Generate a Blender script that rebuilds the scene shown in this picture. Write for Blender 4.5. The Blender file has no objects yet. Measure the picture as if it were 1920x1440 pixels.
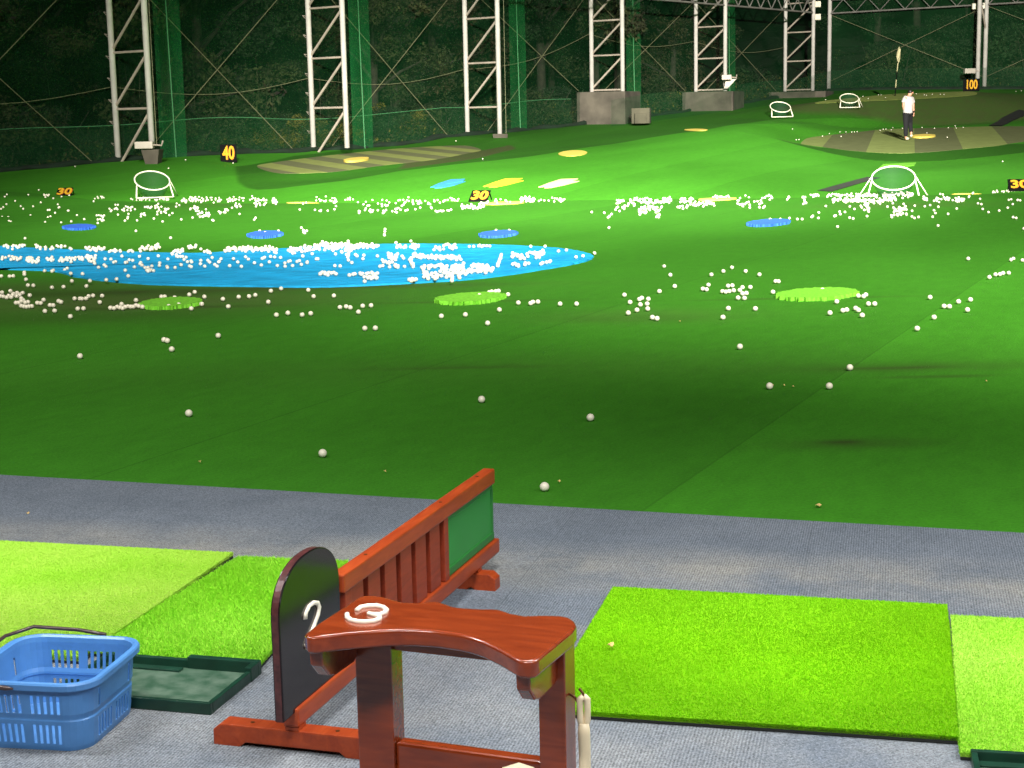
import bpy, bmesh, math, random
import numpy as np
from mathutils import Vector, Matrix
random.seed(7); rng = np.random.default_rng(7)
sc = bpy.context.scene
C = bpy.data.collections.new('place'); sc.collection.children.link(C)

# ------------------------------------------------------------------ camera
F = 3000.0; CH = 1.68; RO = 0.020; HC = 212.0
pit = math.atan((720-HC)/F)
fw = np.array([0, math.cos(pit), -math.sin(pit)]); r0 = np.array([1., 0, 0]); u0 = np.array([0, math.sin(pit), math.cos(pit)])
cX = math.cos(RO)*r0 - math.sin(RO)*u0; cY = math.sin(RO)*r0 + math.cos(RO)*u0
cam = bpy.data.cameras.new('camera'); co = bpy.data.objects.new('camera', cam); C.objects.link(co)
cam.sensor_width = 36; cam.lens = F/1920*36; cam.clip_end = 1500; cam.clip_start = 0.05
M = Matrix((( cX[0], cY[0], -fw[0], 0), (cX[1], cY[1], -fw[1], 0), (cX[2], cY[2], -fw[2], CH), (0, 0, 0, 1)))
co.matrix_world = M; sc.camera = co
def ray(px, py):
    return cX*(px-960)/F + cY*(720-py)/F + fw
def onz(px, py, z=0.0):
    d = ray(px, py); t = (z-CH)/d[2]; return Vector((d[0]*t, d[1]*t, z))
def onplane(px, py, f):                         # f(X,Y)->z, linear
    d = ray(px, py); t = 1.0
    a = f(0, 0); gx = f(1, 0)-a; gy = f(0, 1)-a
    t = (a-CH)/(d[2]-gx*d[0]-gy*d[1]); return Vector((d[0]*t, d[1]*t, CH+d[2]*t))
def atD(px, py, Y):
    d = ray(px, py); t = Y/d[1]; return Vector((d[0]*t, Y, CH+d[2]*t))

# ------------------------------------------------------------------ materials
def mat(name, col, rough=0.7, var=0.0, vs=8.0, bump=0.0, bs=60.0, metal=0.0, spec=0.5, col2=None, coat=0.0, tr=None):
    m = bpy.data.materials.new(name); m.use_nodes = True; nt = m.node_tree; b = nt.nodes['Principled BSDF']
    b.inputs['Roughness'].default_value = rough; b.inputs['Metallic'].default_value = metal
    b.inputs['Specular IOR Level'].default_value = spec; b.inputs['Base Color'].default_value = (*col, 1)
    if coat: b.inputs['Coat Weight'].default_value = coat; b.inputs['Coat Roughness'].default_value = 0.12
    tc = nt.nodes.new('ShaderNodeTexCoord')
    if var or col2:
        n = nt.nodes.new('ShaderNodeTexNoise'); n.inputs['Scale'].default_value = vs; n.inputs['Detail'].default_value = 5
        nt.links.new(tc.outputs['Object'], n.inputs['Vector'])
        r = nt.nodes.new('ShaderNodeValToRGB'); r.color_ramp.elements[0].position = 0.32; r.color_ramp.elements[1].position = 0.68
        c2 = col2 if col2 else tuple(c*(1+var) for c in col); c1 = col if col2 else tuple(c*(1-var) for c in col)
        r.color_ramp.elements[0].color = (*c1, 1); r.color_ramp.elements[1].color = (*c2, 1)
        nt.links.new(n.outputs['Fac'], r.inputs['Fac']); nt.links.new(r.outputs['Color'], b.inputs['Base Color'])
    if bump:
        n2 = nt.nodes.new('ShaderNodeTexNoise'); n2.inputs['Scale'].default_value = bs; n2.inputs['Detail'].default_value = 3
        nt.links.new(tc.outputs['Object'], n2.inputs['Vector'])
        bp = nt.nodes.new('ShaderNodeBump'); bp.inputs['Strength'].default_value = bump; bp.inputs['Distance'].default_value = 0.01
        nt.links.new(n2.outputs['Fac'], bp.inputs['Height']); nt.links.new(bp.outputs['Normal'], b.inputs['Normal'])
    return m
def netmat(name, col, dens):
    m = bpy.data.materials.new(name); m.use_nodes = True; nt = m.node_tree
    b = nt.nodes['Principled BSDF']; b.inputs['Base Color'].default_value = (*col, 1); b.inputs['Roughness'].default_value = 0.7
    o = nt.nodes['Material Output']; t = nt.nodes.new('ShaderNodeBsdfTransparent'); mx = nt.nodes.new('ShaderNodeMixShader')
    tc = nt.nodes.new('ShaderNodeTexCoord'); n = nt.nodes.new('ShaderNodeTexNoise'); n.inputs['Scale'].default_value = 0.7; n.inputs['Detail'].default_value = 4
    nt.links.new(tc.outputs['Object'], n.inputs['Vector'])
    mr = nt.nodes.new('ShaderNodeMapRange'); mr.inputs['From Min'].default_value = 0.3; mr.inputs['From Max'].default_value = 0.7
    mr.inputs['To Min'].default_value = dens*0.75; mr.inputs['To Max'].default_value = dens*1.25
    nt.links.new(n.outputs['Fac'], mr.inputs['Value']); nt.links.new(mr.outputs['Result'], mx.inputs['Fac'])
    nt.links.new(t.outputs[0], mx.inputs[1]); nt.links.new(b.outputs[0], mx.inputs[2]); nt.links.new(mx.outputs[0], o.inputs['Surface'])
    return m

def N(nt, t, **kw):
    n = nt.nodes.new(t)
    for k, v in kw.items(): setattr(n, k, v)
    return n
def turf_material():
    m = bpy.data.materials.new('turf'); m.use_nodes = True; nt = m.node_tree; b = nt.nodes['Principled BSDF']; L = nt.links.new
    b.inputs['Roughness'].default_value = 0.85; b.inputs['Specular IOR Level'].default_value = 0.15
    tc = N(nt, 'ShaderNodeTexCoord'); g = N(nt, 'ShaderNodeNewGeometry')
    n1 = N(nt, 'ShaderNodeTexNoise'); n1.inputs['Scale'].default_value = 0.22; n1.inputs['Detail'].default_value = 6; n1.inputs['Distortion'].default_value = 0.6
    mp = N(nt, 'ShaderNodeMapping'); mp.inputs['Rotation'].default_value = (0, 0, math.radians(24.5)); L(tc.outputs['Object'], mp.inputs['Vector'])
    mp2 = N(nt, 'ShaderNodeMapping'); mp2.inputs['Scale'].default_value = (1.8, 0.7, 1); L(mp.outputs[0], mp2.inputs['Vector'])
    L(mp2.outputs[0], n1.inputs['Vector'])
    n2 = N(nt, 'ShaderNodeTexNoise'); n2.inputs['Scale'].default_value = 60; n2.inputs['Detail'].default_value = 4; L(tc.outputs['Object'], n2.inputs['Vector'])
    # seams between turf rolls, each roll a slightly different tone
    sx = N(nt, 'ShaderNodeSeparateXYZ'); L(mp.outputs[0], sx.inputs[0])
    dv = N(nt, 'ShaderNodeMath', operation='MULTIPLY_ADD'); dv.inputs[1].default_value = 1/2.68; dv.inputs[2].default_value = 0.843; L(sx.outputs['X'], dv.inputs[0])
    fl = N(nt, 'ShaderNodeMath', operation='FLOOR'); L(dv.outputs[0], fl.inputs[0])
    wn = N(nt, 'ShaderNodeTexWhiteNoise', noise_dimensions='1D'); L(fl.outputs[0], wn.inputs['W'])
    fr = N(nt, 'ShaderNodeMath', operation='FRACT'); L(dv.outputs[0], fr.inputs[0])
    sm = N(nt, 'ShaderNodeMath', operation='LESS_THAN'); sm.inputs[1].default_value = 0.005; L(fr.outputs[0], sm.inputs[0])
    base = N(nt, 'ShaderNodeMix', data_type='RGBA'); base.inputs[6].default_value = (0.040, 0.215, 0.009, 1); base.inputs[7].default_value = (0.054, 0.275, 0.014, 1)
    ramp = N(nt, 'ShaderNodeMapRange'); ramp.inputs['From Min'].default_value = 0.3; ramp.inputs['From Max'].default_value = 0.7; L(n1.outputs['Fac'], ramp.inputs['Value']); L(ramp.outputs[0], base.inputs[0])
    v1 = N(nt, 'ShaderNodeMath', operation='MULTIPLY_ADD'); v1.inputs[1].default_value = 0.34; v1.inputs[2].default_value = 0.83; L(wn.outputs['Value'], v1.inputs[0])
    n4 = N(nt, 'ShaderNodeTexNoise'); n4.inputs['Scale'].default_value = 5; n4.inputs['Detail'].default_value = 8; n4.inputs['Roughness'].default_value = 0.7; L(mp2.outputs[0], n4.inputs['Vector'])
    nn = N(nt, 'ShaderNodeMath', operation='MULTIPLY_ADD'); nn.inputs[1].default_value = 0.9; L(n4.outputs['Fac'], nn.inputs[0]); L(n2.outputs['Fac'], nn.inputs[2])
    v2 = N(nt, 'ShaderNodeMath', operation='MULTIPLY_ADD'); v2.inputs[1].default_value = 0.62; v2.inputs[2].default_value = 0.41; L(nn.outputs[0], v2.inputs[0])
    v3 = N(nt, 'ShaderNodeMath', operation='MULTIPLY'); L(v1.outputs[0], v3.inputs[0]); L(v2.outputs[0], v3.inputs[1])
    v4 = N(nt, 'ShaderNodeMath', operation='MULTIPLY_ADD'); v4.inputs[1].default_value = -0.25; v4.inputs[2].default_value = 1; L(sm.outputs[0], v4.inputs[0])
    v5 = N(nt, 'ShaderNodeMath', operation='MULTIPLY'); L(v3.outputs[0], v5.inputs[0]); L(v4.outputs[0], v5.inputs[1])
    sc_ = N(nt, 'ShaderNodeVectorMath', operation='SCALE'); L(base.outputs[2], sc_.inputs[0]); L(v5.outputs[0], sc_.inputs['Scale'])
    at = N(nt, 'ShaderNodeAttribute', attribute_name='wear'); a2 = N(nt, 'ShaderNodeAttribute', attribute_name='old_dim'); ox = N(nt, 'ShaderNodeMix', data_type='RGBA', blend_type='MULTIPLY'); ox.inputs[7].default_value = (.43, .43, .42, 1); L(a2.outputs['Fac'], ox.inputs[0]); L(sc_.outputs[0], ox.inputs[6])
    n3 = N(nt, 'ShaderNodeTexNoise'); n3.inputs['Scale'].default_value = 2.5; n3.inputs['Detail'].default_value = 5; L(mp2.outputs[0], n3.inputs['Vector'])
    wm = N(nt, 'ShaderNodeMath', operation='MULTIPLY_ADD'); wm.inputs[1].default_value = 0.7; wm.inputs[2].default_value = 0.55; L(n3.outputs['Fac'], wm.inputs[0])
    wf = N(nt, 'ShaderNodeMath', operation='MULTIPLY', use_clamp=True); L(wm.outputs[0], wf.inputs[0]); L(at.outputs['Fac'], wf.inputs[1])
    mx = N(nt, 'ShaderNodeMix', data_type='RGBA'); mx.inputs[7].default_value = (0.065, 0.075, 0.026, 1)
    a3 = N(nt, 'ShaderNodeAttribute', attribute_name='stain'); s5 = N(nt, 'ShaderNodeMath', operation='MULTIPLY', use_clamp=True); L(a3.outputs['Fac'], s5.inputs[0]); L(wm.outputs[0], s5.inputs[1]); s6 = N(nt, 'ShaderNodeMix', data_type='RGBA'); s6.inputs[7].default_value = (.030, .045, .010, 1)
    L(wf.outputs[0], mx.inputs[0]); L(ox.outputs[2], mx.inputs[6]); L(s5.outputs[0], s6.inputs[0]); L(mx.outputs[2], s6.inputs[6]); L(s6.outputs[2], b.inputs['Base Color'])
    bp = N(nt, 'ShaderNodeBump'); bp.inputs['Strength'].default_value = 0.5; bp.inputs['Distance'].default_value = 0.01; L(n2.outputs['Fac'], bp.inputs['Height']); L(bp.outputs[0], b.inputs['Normal'])
    return m
YAW = math.radians(13.6)
def carpet_material():
    m = bpy.data.materials.new('bay_carpet'); m.use_nodes = True; nt = m.node_tree; b = nt.nodes['Principled BSDF']; L = nt.links.new
    b.inputs['Roughness'].default_value = 0.9; b.inputs['Specular IOR Level'].default_value = 0.2
    tc = N(nt, 'ShaderNodeTexCoord'); mp = N(nt, 'ShaderNodeMapping'); mp.inputs['Rotation'].default_value = (0, 0, YAW); L(tc.outputs['Object'], mp.inputs['Vector'])
    sx = N(nt, 'ShaderNodeSeparateXYZ'); L(mp.outputs[0], sx.inputs[0])
    def m_(op, a, bb=None, c=None, cl=False):
        n = N(nt, 'ShaderNodeMath', operation=op, use_clamp=cl)
        for i, v in enumerate((a, bb, c)):
            if v is None: continue
            if isinstance(v, (int, float)): n.inputs[i].default_value = v
            else: L(v, n.inputs[i])
        return n.outputs[0]
    tx = m_('MULTIPLY_ADD', sx.outputs['X'], 1.0, 0.31); ty = m_('MULTIPLY_ADD', sx.outputs['Y'], 1.0, 0.22)
    fx = m_('FLOOR', tx); fy = m_('FLOOR', ty)
    cm = N(nt, 'ShaderNodeCombineXYZ'); L(fx, cm.inputs[0]); L(fy, cm.inputs[1])
    wn = N(nt, 'ShaderNodeTexWhiteNoise', noise_dimensions='2D'); L(cm.outputs[0], wn.inputs['Vector'])
    sel = m_('GREATER_THAN', wn.outputs['Value'], 0.55)
    n0 = N(nt, 'ShaderNodeTexNoise'); n0.inputs['Scale'].default_value = 25; n0.inputs['Detail'].default_value = 3; L(mp.outputs[0], n0.inputs['Vector'])
    jit = m_('MULTIPLY', n0.outputs['Fac'], 3.0)
    rx = m_('SINE', m_('ADD', m_('MULTIPLY', sx.outputs['X'], 2*math.pi/0.0095), jit))
    ry = m_('SINE', m_('ADD', m_('MULTIPLY', sx.outputs['Y'], 2*math.pi/0.0095), jit))
    rib = N(nt, 'ShaderNodeMix', data_type='FLOAT'); L(sel, rib.inputs[0]); L(rx, rib.inputs[2]); L(ry, rib.inputs[3])
    n1 = N(nt, 'ShaderNodeTexNoise'); n1.inputs['Scale'].default_value = 160; n1.inputs['Detail'].default_value = 3; n1.inputs['Roughness'].default_value = 0.8; L(mp.outputs[0], n1.inputs['Vector'])
    n2 = N(nt, 'ShaderNodeTexNoise'); n2.inputs['Scale'].default_value = 2.1; n2.inputs['Detail'].default_value = 8; n2.inputs['Roughness'].default_value = 0.65; L(mp.outputs[0], n2.inputs['Vector'])
    h = m_('ADD', m_('MULTIPLY', rib.outputs[0], 0.24), m_('MULTIPLY_ADD', n1.outputs['Fac'], 3.6, -1.3))
    seam = m_('ADD', m_('LESS_THAN', m_('FRACT', tx), 0.006), m_('LESS_THAN', m_('FRACT', ty), 0.006), cl=True)
    base = N(nt, 'ShaderNodeMix', data_type='RGBA'); base.inputs[6].default_value = (0.128, 0.154, 0.192, 1); base.inputs[7].default_value = (0.180, 0.208, 0.248, 1)
    L(m_('MULTIPLY_ADD', n2.outputs['Fac'], 2.4, -0.7, True), base.inputs[0])
    # trodden, dusty strip in front of the mats (wear across the bays)
    yy = m_('SUBTRACT', sx.outputs['Y'], 5.68)
    w = m_('SUBTRACT', 1.0, m_('ABSOLUTE', m_('MULTIPLY', m_('SUBTRACT', yy, 0.0), 2.6)), cl=True)
    w2 = m_('MULTIPLY', w, m_('MULTIPLY_ADD', n2.outputs['Fac'], 3.2, -1.0, True))
    near = m_('MULTIPLY', m_('LESS_THAN', sx.outputs['Y'], 5.0), m_('MULTIPLY_ADD', n2.outputs['Fac'], 1.2, -0.35, True))
    wt = m_('ADD', w2, near, cl=True)
    wear = N(nt, 'ShaderNodeMix', data_type='RGBA'); wear.inputs[7].default_value = (0.31, 0.30, 0.26, 1); L(m_('MULTIPLY', wt, 0.75), wear.inputs[0]); L(base.outputs[2], wear.inputs[6])
    val = m_('MULTIPLY', m_('MULTIPLY_ADD', h, 0.9, 0.55), m_('MULTIPLY_ADD', seam, -0.14, 1.0))
    tone = m_('MULTIPLY_ADD', wn.outputs['Value'], 0.10, 0.95)
    s = N(nt, 'ShaderNodeVectorMath', operation='SCALE'); L(wear.outputs[2], s.inputs[0]); L(m_('MULTIPLY', val, tone), s.inputs['Scale']); L(s.outputs[0], b.inputs['Base Color'])
    bp = N(nt, 'ShaderNodeBump'); bp.inputs['Strength'].default_value = 0.6; bp.inputs['Distance'].default_value = 0.003; L(h, bp.inputs['Height']); L(bp.outputs[0], b.inputs['Normal'])
    return m
def wood_material(name, c1, c2, rough=0.25, coat=0.6):
    m = bpy.data.materials.new(name); m.use_nodes = True; nt = m.node_tree; b = nt.nodes['Principled BSDF']; L = nt.links.new
    b.inputs['Roughness'].default_value = rough; b.inputs['Coat Weight'].default_value = coat; b.inputs['Coat Roughness'].default_value = 0.15
    tc = N(nt, 'ShaderNodeTexCoord'); mp = N(nt, 'ShaderNodeMapping'); mp.inputs['Scale'].default_value = (4, 30, 30); L(tc.outputs['Object'], mp.inputs['Vector'])
    n = N(nt, 'ShaderNodeTexNoise'); n.inputs['Scale'].default_value = 1.5; n.inputs['Detail'].default_value = 7; n.inputs['Distortion'].default_value = 1.0; L(mp.outputs[0], n.inputs['Vector'])
    r = N(nt, 'ShaderNodeValToRGB'); r.color_ramp.elements[0].position = 0.3; r.color_ramp.elements[1].position = 0.75
    r.color_ramp.elements[0].color = (*c1, 1); r.color_ramp.elements[1].color = (*c2, 1); L(n.outputs['Fac'], r.inputs['Fac'])
    # scuffs and chips of the varnish
    n2 = N(nt, 'ShaderNodeTexNoise'); n2.inputs['Scale'].default_value = 70; n2.inputs['Detail'].default_value = 4; L(tc.outputs['Object'], n2.inputs['Vector'])
    cr = N(nt, 'ShaderNodeValToRGB'); cr.color_ramp.elements[0].position = 0.70; cr.color_ramp.elements[1].position = 0.80; L(n2.outputs['Fac'], cr.inputs['Fac'])
    mx = N(nt, 'ShaderNodeMix', data_type='RGBA'); mx.inputs[7].default_value = (0.30, 0.09, 0.035, 1); sc1 = N(nt, 'ShaderNodeMath', operation='MULTIPLY'); sc1.inputs[1].default_value = 0.3
    L(cr.outputs['Color'], sc1.inputs[0]); L(sc1.outputs[0], mx.inputs[0]); L(r.outputs['Color'], mx.inputs[6]); L(mx.outputs[2], b.inputs['Base Color'])
    rr = N(nt, 'ShaderNodeMapRange'); rr.inputs['To Min'].default_value = rough*0.97; rr.inputs['To Max'].default_value = rough*1.12; L(n2.outputs['Fac'], rr.inputs['Value']); L(rr.outputs[0], b.inputs['Roughness'])
    bp = N(nt, 'ShaderNodeBump'); bp.inputs['Strength'].default_value = 0.004; bp.inputs['Distance'].default_value = 0.001; L(n2.outputs['Fac'], bp.inputs['Height']); L(bp.outputs[0], b.inputs['Normal'])
    return m
def striped(name, ca, cb, ang, period, phase=0.0):
    m = mat(name, ca, 0.85, spec=0.15); nt = m.node_tree; b = nt.nodes['Principled BSDF']; L = nt.links.new
    tc = N(nt, 'ShaderNodeTexCoord'); mp = N(nt, 'ShaderNodeMapping'); mp.inputs['Rotation'].default_value = (0, 0, ang); L(tc.outputs['Object'], mp.inputs['Vector'])
    sx = N(nt, 'ShaderNodeSeparateXYZ'); L(mp.outputs[0], sx.inputs[0])
    n = N(nt, 'ShaderNodeTexNoise'); n.inputs['Scale'].default_value = 3; n.inputs['Detail'].default_value = 6; L(tc.outputs['Object'], n.inputs['Vector'])
    d = N(nt, 'ShaderNodeMath', operation='MULTIPLY_ADD'); d.inputs[1].default_value = 1/period; d.inputs[2].default_value = phase; L(sx.outputs['X'], d.inputs[0])
    f = N(nt, 'ShaderNodeMath', operation='FRACT'); L(d.outputs[0], f.inputs[0]); g = N(nt, 'ShaderNodeMath', operation='GREATER_THAN'); g.inputs[1].default_value = 0.5; L(f.outputs[0], g.inputs[0])
    mx = N(nt, 'ShaderNodeMix', data_type='RGBA'); mx.inputs[6].default_value = (*ca, 1); mx.inputs[7].default_value = (*cb, 1); L(g.outputs[0], mx.inputs[0])
    v = N(nt, 'ShaderNodeMath', operation='MULTIPLY_ADD'); v.inputs[1].default_value = 0.6; v.inputs[2].default_value = 0.7; L(n.outputs['Fac'], v.inputs[0])
    s = N(nt, 'ShaderNodeVectorMath', operation='SCALE'); L(mx.outputs[2], s.inputs[0]); L(v.outputs[0], s.inputs['Scale']); L(s.outputs[0], b.inputs['Base Color'])
    return m

MT = dict(
 turf=turf_material(), carpet=carpet_material(),
 wood=wood_material('varnished_red_wood', (0.155, 0.021, 0.004), (0.26, 0.040, 0.008), 0.22, 0.55),
 wood2=wood_material('orange_red_wood', (0.25, 0.030, 0.005), (0.38, 0.058, 0.010), 0.42, 0.05),
 wood3=wood_material('dark_red_wood', (0.20, 0.024, 0.008), (0.31, 0.040, 0.012), 0.5, 0.0),
 board=mat('black_lacquer', (0.012, 0.008, 0.010), 0.13, 0.2, 6, spec=0.35),
 boardedge=mat('worn_board_edge', (0.07, 0.02, 0.02), 0.35, 0.4, 60),
 cream=mat('cream_plastic', (0.78, 0.66, 0.45), 0.4, 0.05, 20),
 white=mat('white_numeral', (0.80, 0.74, 0.62), 0.4, 0.06, 30),
 greennet=None, brass=mat('brown_hook', (0.12, 0.05, 0.02), 0.35, metal=0.6),
 blue=mat('blue_plastic', (0.070, 0.215, 0.50), 0.38, 0.08, 12, 0.05, 90),
 tray=mat('dark_green_rubber', (0.005, 0.036, 0.020), 0.4, 0.25, 14, 0.08, 60),
 traydust=mat('dusty_tray_floor', (0.028, 0.080, 0.045), 0.45, col2=(0.10, 0.16, 0.115), vs=22),
 black=mat('black_plastic', (0.004, 0.004, 0.004), 0.85, 0.3, 10, spec=0.12), handle=mat('dark_handle', (0.05, 0.03, 0.028), 0.3),
 yellow=mat('yellow_paint', (0.60, 0.34, 0.02), 0.8, 0.05, 10, spec=0.2), orange=mat('orange_paint', (0.45, 0.12, 0.01), 0.8),
 steel=mat('galvanised_steel', (0.66, 0.62, 0.58), 0.5, 0.10, 3.0, metal=0.0), strut=mat('grey_strut_steel', (0.40, 0.34, 0.28), 0.6, 0.15, 3.0),
 beam=mat('dull_beam_steel', (0.20, 0.19, 0.17), 0.6, 0.2, 3.0), rope=mat('tan_rope', (0.17, 0.17, 0.09), 0.8, 0.1, 3),
 greenrope=mat('green_rope', (0.06, 0.22, 0.09), 0.8), conc=mat('concrete', (0.085, 0.074, 0.056), 0.9, 0.35, 1.6, 0.3, 20),
 ball=mat('golf_ball', (0.66, 0.62, 0.51), 0.4, 0.18, .9, spec=0.4),
 net=netmat('green_net', (0.002, 0.060, 0.014), 0.24), netband=netmat('green_net_band', (0.006, 0.19, 0.042), 0.27), skirt=netmat('green_net_skirt', (0.004, 0.070, 0.018), 0.22),
 netback=netmat('green_net_far', (0.006, 0.10, 0.022), 0.22), tnet=netmat('target_net', (0.005, 0.060, 0.030), 0.24),
 hem=mat('dark_hem', (0.004, 0.018, 0.007), 0.8, 0.4, 2), pvc=mat('cream_pipe', (0.80, 0.76, 0.60), 0.4),
 soil=mat('forest_floor', (0.008, 0.010, 0.004), 0.95, 0.5, 0.5, 0.5, 3), bark=mat('bark', (0.035, 0.028, 0.020), 0.9, 0.4, 6, 0.5, 15),
 leaf=[mat('leaf_deep', (0.010, 0.026, 0.006), 0.9, 0.9, 1.2), mat('leaf_olive', (0.026, 0.034, 0.008), 0.9, 0.9, 1.2), mat('leaf_brown', (0.034, 0.026, 0.010), 0.9, 0.9, 1.2), mat('leaf_yellow', (0.12, 0.10, 0.012), 0.8, 0.5, 2)],
 pond=None, bluedisc=mat('blue_turf', (0.02, 0.12, 0.62), 0.8, 0.15, 9), limedisc=mat('lime_turf', (0.14, 0.46, 0.02), 0.8, 0.25, 30),
 yel2=mat('yellow_turf', (0.78, 0.60, 0.10), 0.8, 0.06, 6), gold=mat('golden_turf', (0.70, 0.55, 0.02), 0.8, 0.08, 6), cy=mat('sky_blue_turf', (0.03, 0.27, 0.58), 0.8, 0.08, 6),
 pale=mat('pale_cream_turf', (0.80, 0.64, 0.34), 0.8, 0.06, 6), dark=mat('dark_gap', (0.010, 0.018, 0.008), 0.95, 0.3, 4),
 skin=mat('skin', (0.50, 0.25, 0.16), 0.5), hair=mat('black_hair', (0.008, 0.007, 0.006), 0.5), shirt=mat('white_shirt', (0.40, 0.37, 0.36), 0.8, 0.08, 8), pants=mat('black_trousers', (0.003, 0.003, 0.005), 0.9, 0.2, 8), shoe=mat('cream_shoe', (0.6, 0.55, 0.45), 0.6),
 leaflit=mat('dry_leaf', (0.6, 0.42, 0.15), 0.7, 0.2, 200), flag=mat('flag_yellow', (0.55, 0.50, 0.28), 0.7), lamp=mat('lamp_housing', (0.5, 0.45, 0.38), 0.5, 0.1, 5),
 rubber=mat('black_rubber', (0.010, 0.012, 0.010), 0.7),
)
MT['pond'] = mat('pond_blue_carpet', (0.012, 0.33, 0.66), 0.75, 0.16, 2.2, spec=0.2, bump=1.0, bs=5); MT['pond'].node_tree.nodes['Bump'].inputs['Distance'].default_value = .05
MT['greennet'] = netmat('divider_net', (0.03, 0.27, 0.05), 0.80)

# ------------------------------------------------------------------ helpers
class MB:
    def __init__(s): s.v = []; s.f = []; s.mi = []
    def add(s, vs, fs, mi=0):
        o = len(s.v); s.v += [tuple(v) for v in vs]; s.f += [tuple(o+i for i in f) for f in fs]; s.mi += [mi]*len(fs)
    def box(s, p0, ex, ey, ez, mi=0):           # corner and three edge vectors
        p0, ex, ey, ez = map(Vector, (p0, ex, ey, ez))
        vs = [p0, p0+ex, p0+ex+ey, p0+ey, p0+ez, p0+ex+ez, p0+ex+ey+ez, p0+ey+ez]
        s.add(vs, [(0, 3, 2, 1), (4, 5, 6, 7), (0, 1, 5, 4), (1, 2, 6, 5), (2, 3, 7, 6), (3, 0, 4, 7)], mi)
    def tube(s, pts, r, n=8, mi=0, close=False):
        pts = [Vector(p) for p in pts]; k = len(pts); rs = r if isinstance(r, (list, tuple)) else [r]*k
        rings = []; up = None
        for i, p in enumerate(pts):
            if close: d = (pts[(i+1) % k]-pts[i-1])
            else: d = pts[min(i+1, k-1)]-pts[max(i-1, 0)]
            d.normalize()
            if up is None: up = d.orthogonal().normalized()
            up = (up - d*up.dot(d)); up = up.normalized() if up.length > 1e-6 else d.orthogonal().normalized()
            w = d.cross(up)
            rings.append([p+(up*math.cos(a)+w*math.sin(a))*rs[i] for a in [2*math.pi*j/n for j in range(n)]])
        vs = [v for rr in rings for v in rr]; fs = []
        for i in range(k if close else k-1):
            for j in range(n):
                a = i*n+j; b = i*n+(j+1) % n; c = ((i+1) % k)*n+(j+1) % n; d = ((i+1) % k)*n+j; fs.append((a, b, c, d))
        if not close: fs += [tuple(range(n-1, -1, -1)), tuple((k-1)*n+j for j in range(n))]
        s.add(vs, fs, mi)
    def prism(s, poly, ex, mi=0):                # closed polygon swept by ex
        ex = Vector(ex); n = len(poly); p = [Vector(q) for q in poly]
        s.add(p+[q+ex for q in p], [tuple(range(n-1, -1, -1)), tuple(range(n, 2*n))]+[(i, (i+1) % n, n+(i+1) % n, n+i) for i in range(n)], mi)
    def build(s, name, m=None, parent=None, smooth=False, bevel=0.0, loc=None, seg=2):
        me = bpy.data.meshes.new(name); me.from_pydata(s.v, [], s.f); 
        ms = m if isinstance(m, list) else [m]
        for q in ms: me.materials.append(q)
        if len(ms) > 1: me.polygons.foreach_set('material_index', s.mi)
        bm = bmesh.new(); bm.from_mesh(me); bmesh.ops.recalc_face_normals(bm, faces=bm.faces)
        if bevel:
            es = [e for e in bm.edges if len(e.link_faces) == 2 and e.calc_face_angle(0) > 0.5]
            bmesh.ops.bevel(bm, geom=es, offset=bevel, segments=seg, affect='EDGES', profile=0.6)
        bm.to_mesh(me); bm.free()
        if smooth: me.polygons.foreach_set('use_smooth', [True]*len(me.polygons))
        return obj(name, me, parent)
def obj(name, me, parent=None):
    o = bpy.data.objects.new(name, me); C.objects.link(o)
    if parent is not None:
        o.parent = parent
        o.matrix_parent_inverse = Matrix.Translation(parent.location).inverted() if not parent.get('_local') else Matrix()
    return o
def tag(o, label, cat, group=None, kind=None):
    if label: o['label'] = label
    if cat: o['category'] = cat
    if group: o['group'] = group
    if kind: o['kind'] = kind
    return o
def thing(name, loc, label, cat, group=None, local=False, rz=0.0):
    o = bpy.data.objects.new(name, None); C.objects.link(o); o.location = loc; o.empty_display_size = 0.1
    if local: o['_local'] = 1; o.rotation_euler = (0, 0, rz)
    return tag(o, label, cat, group)
def kids(o): return [c for c in C.objects if c.parent == o]
def copy_tree(o, parent=None):
    c = o.copy(); C.objects.link(c)
    if parent is not None: c.parent = parent
    for ch in kids(o): copy_tree(ch, c)
    return c
def npmesh(name, V, Fc, m, smooth=False):
    me = bpy.data.meshes.new(name); V = np.asarray(V, dtype=np.float32); Fc = np.asarray(Fc, dtype=np.int32)
    k = Fc.shape[1]; me.vertices.add(len(V)); me.vertices.foreach_set('co', V.ravel()); me.loops.add(Fc.size); me.loops.foreach_set('vertex_index', Fc.ravel())
    me.polygons.add(len(Fc)); me.polygons.foreach_set('loop_start', np.arange(0, Fc.size, k, dtype=np.int32)); me.polygons.foreach_set('loop_total', np.full(len(Fc), k, dtype=np.int32))
    for q in (m if isinstance(m, list) else [m]): me.materials.append(q)
    me.update(calc_edges=True); me.validate()
    if smooth: me.polygons.foreach_set('use_smooth', [True]*len(me.polygons))
    return me

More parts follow.
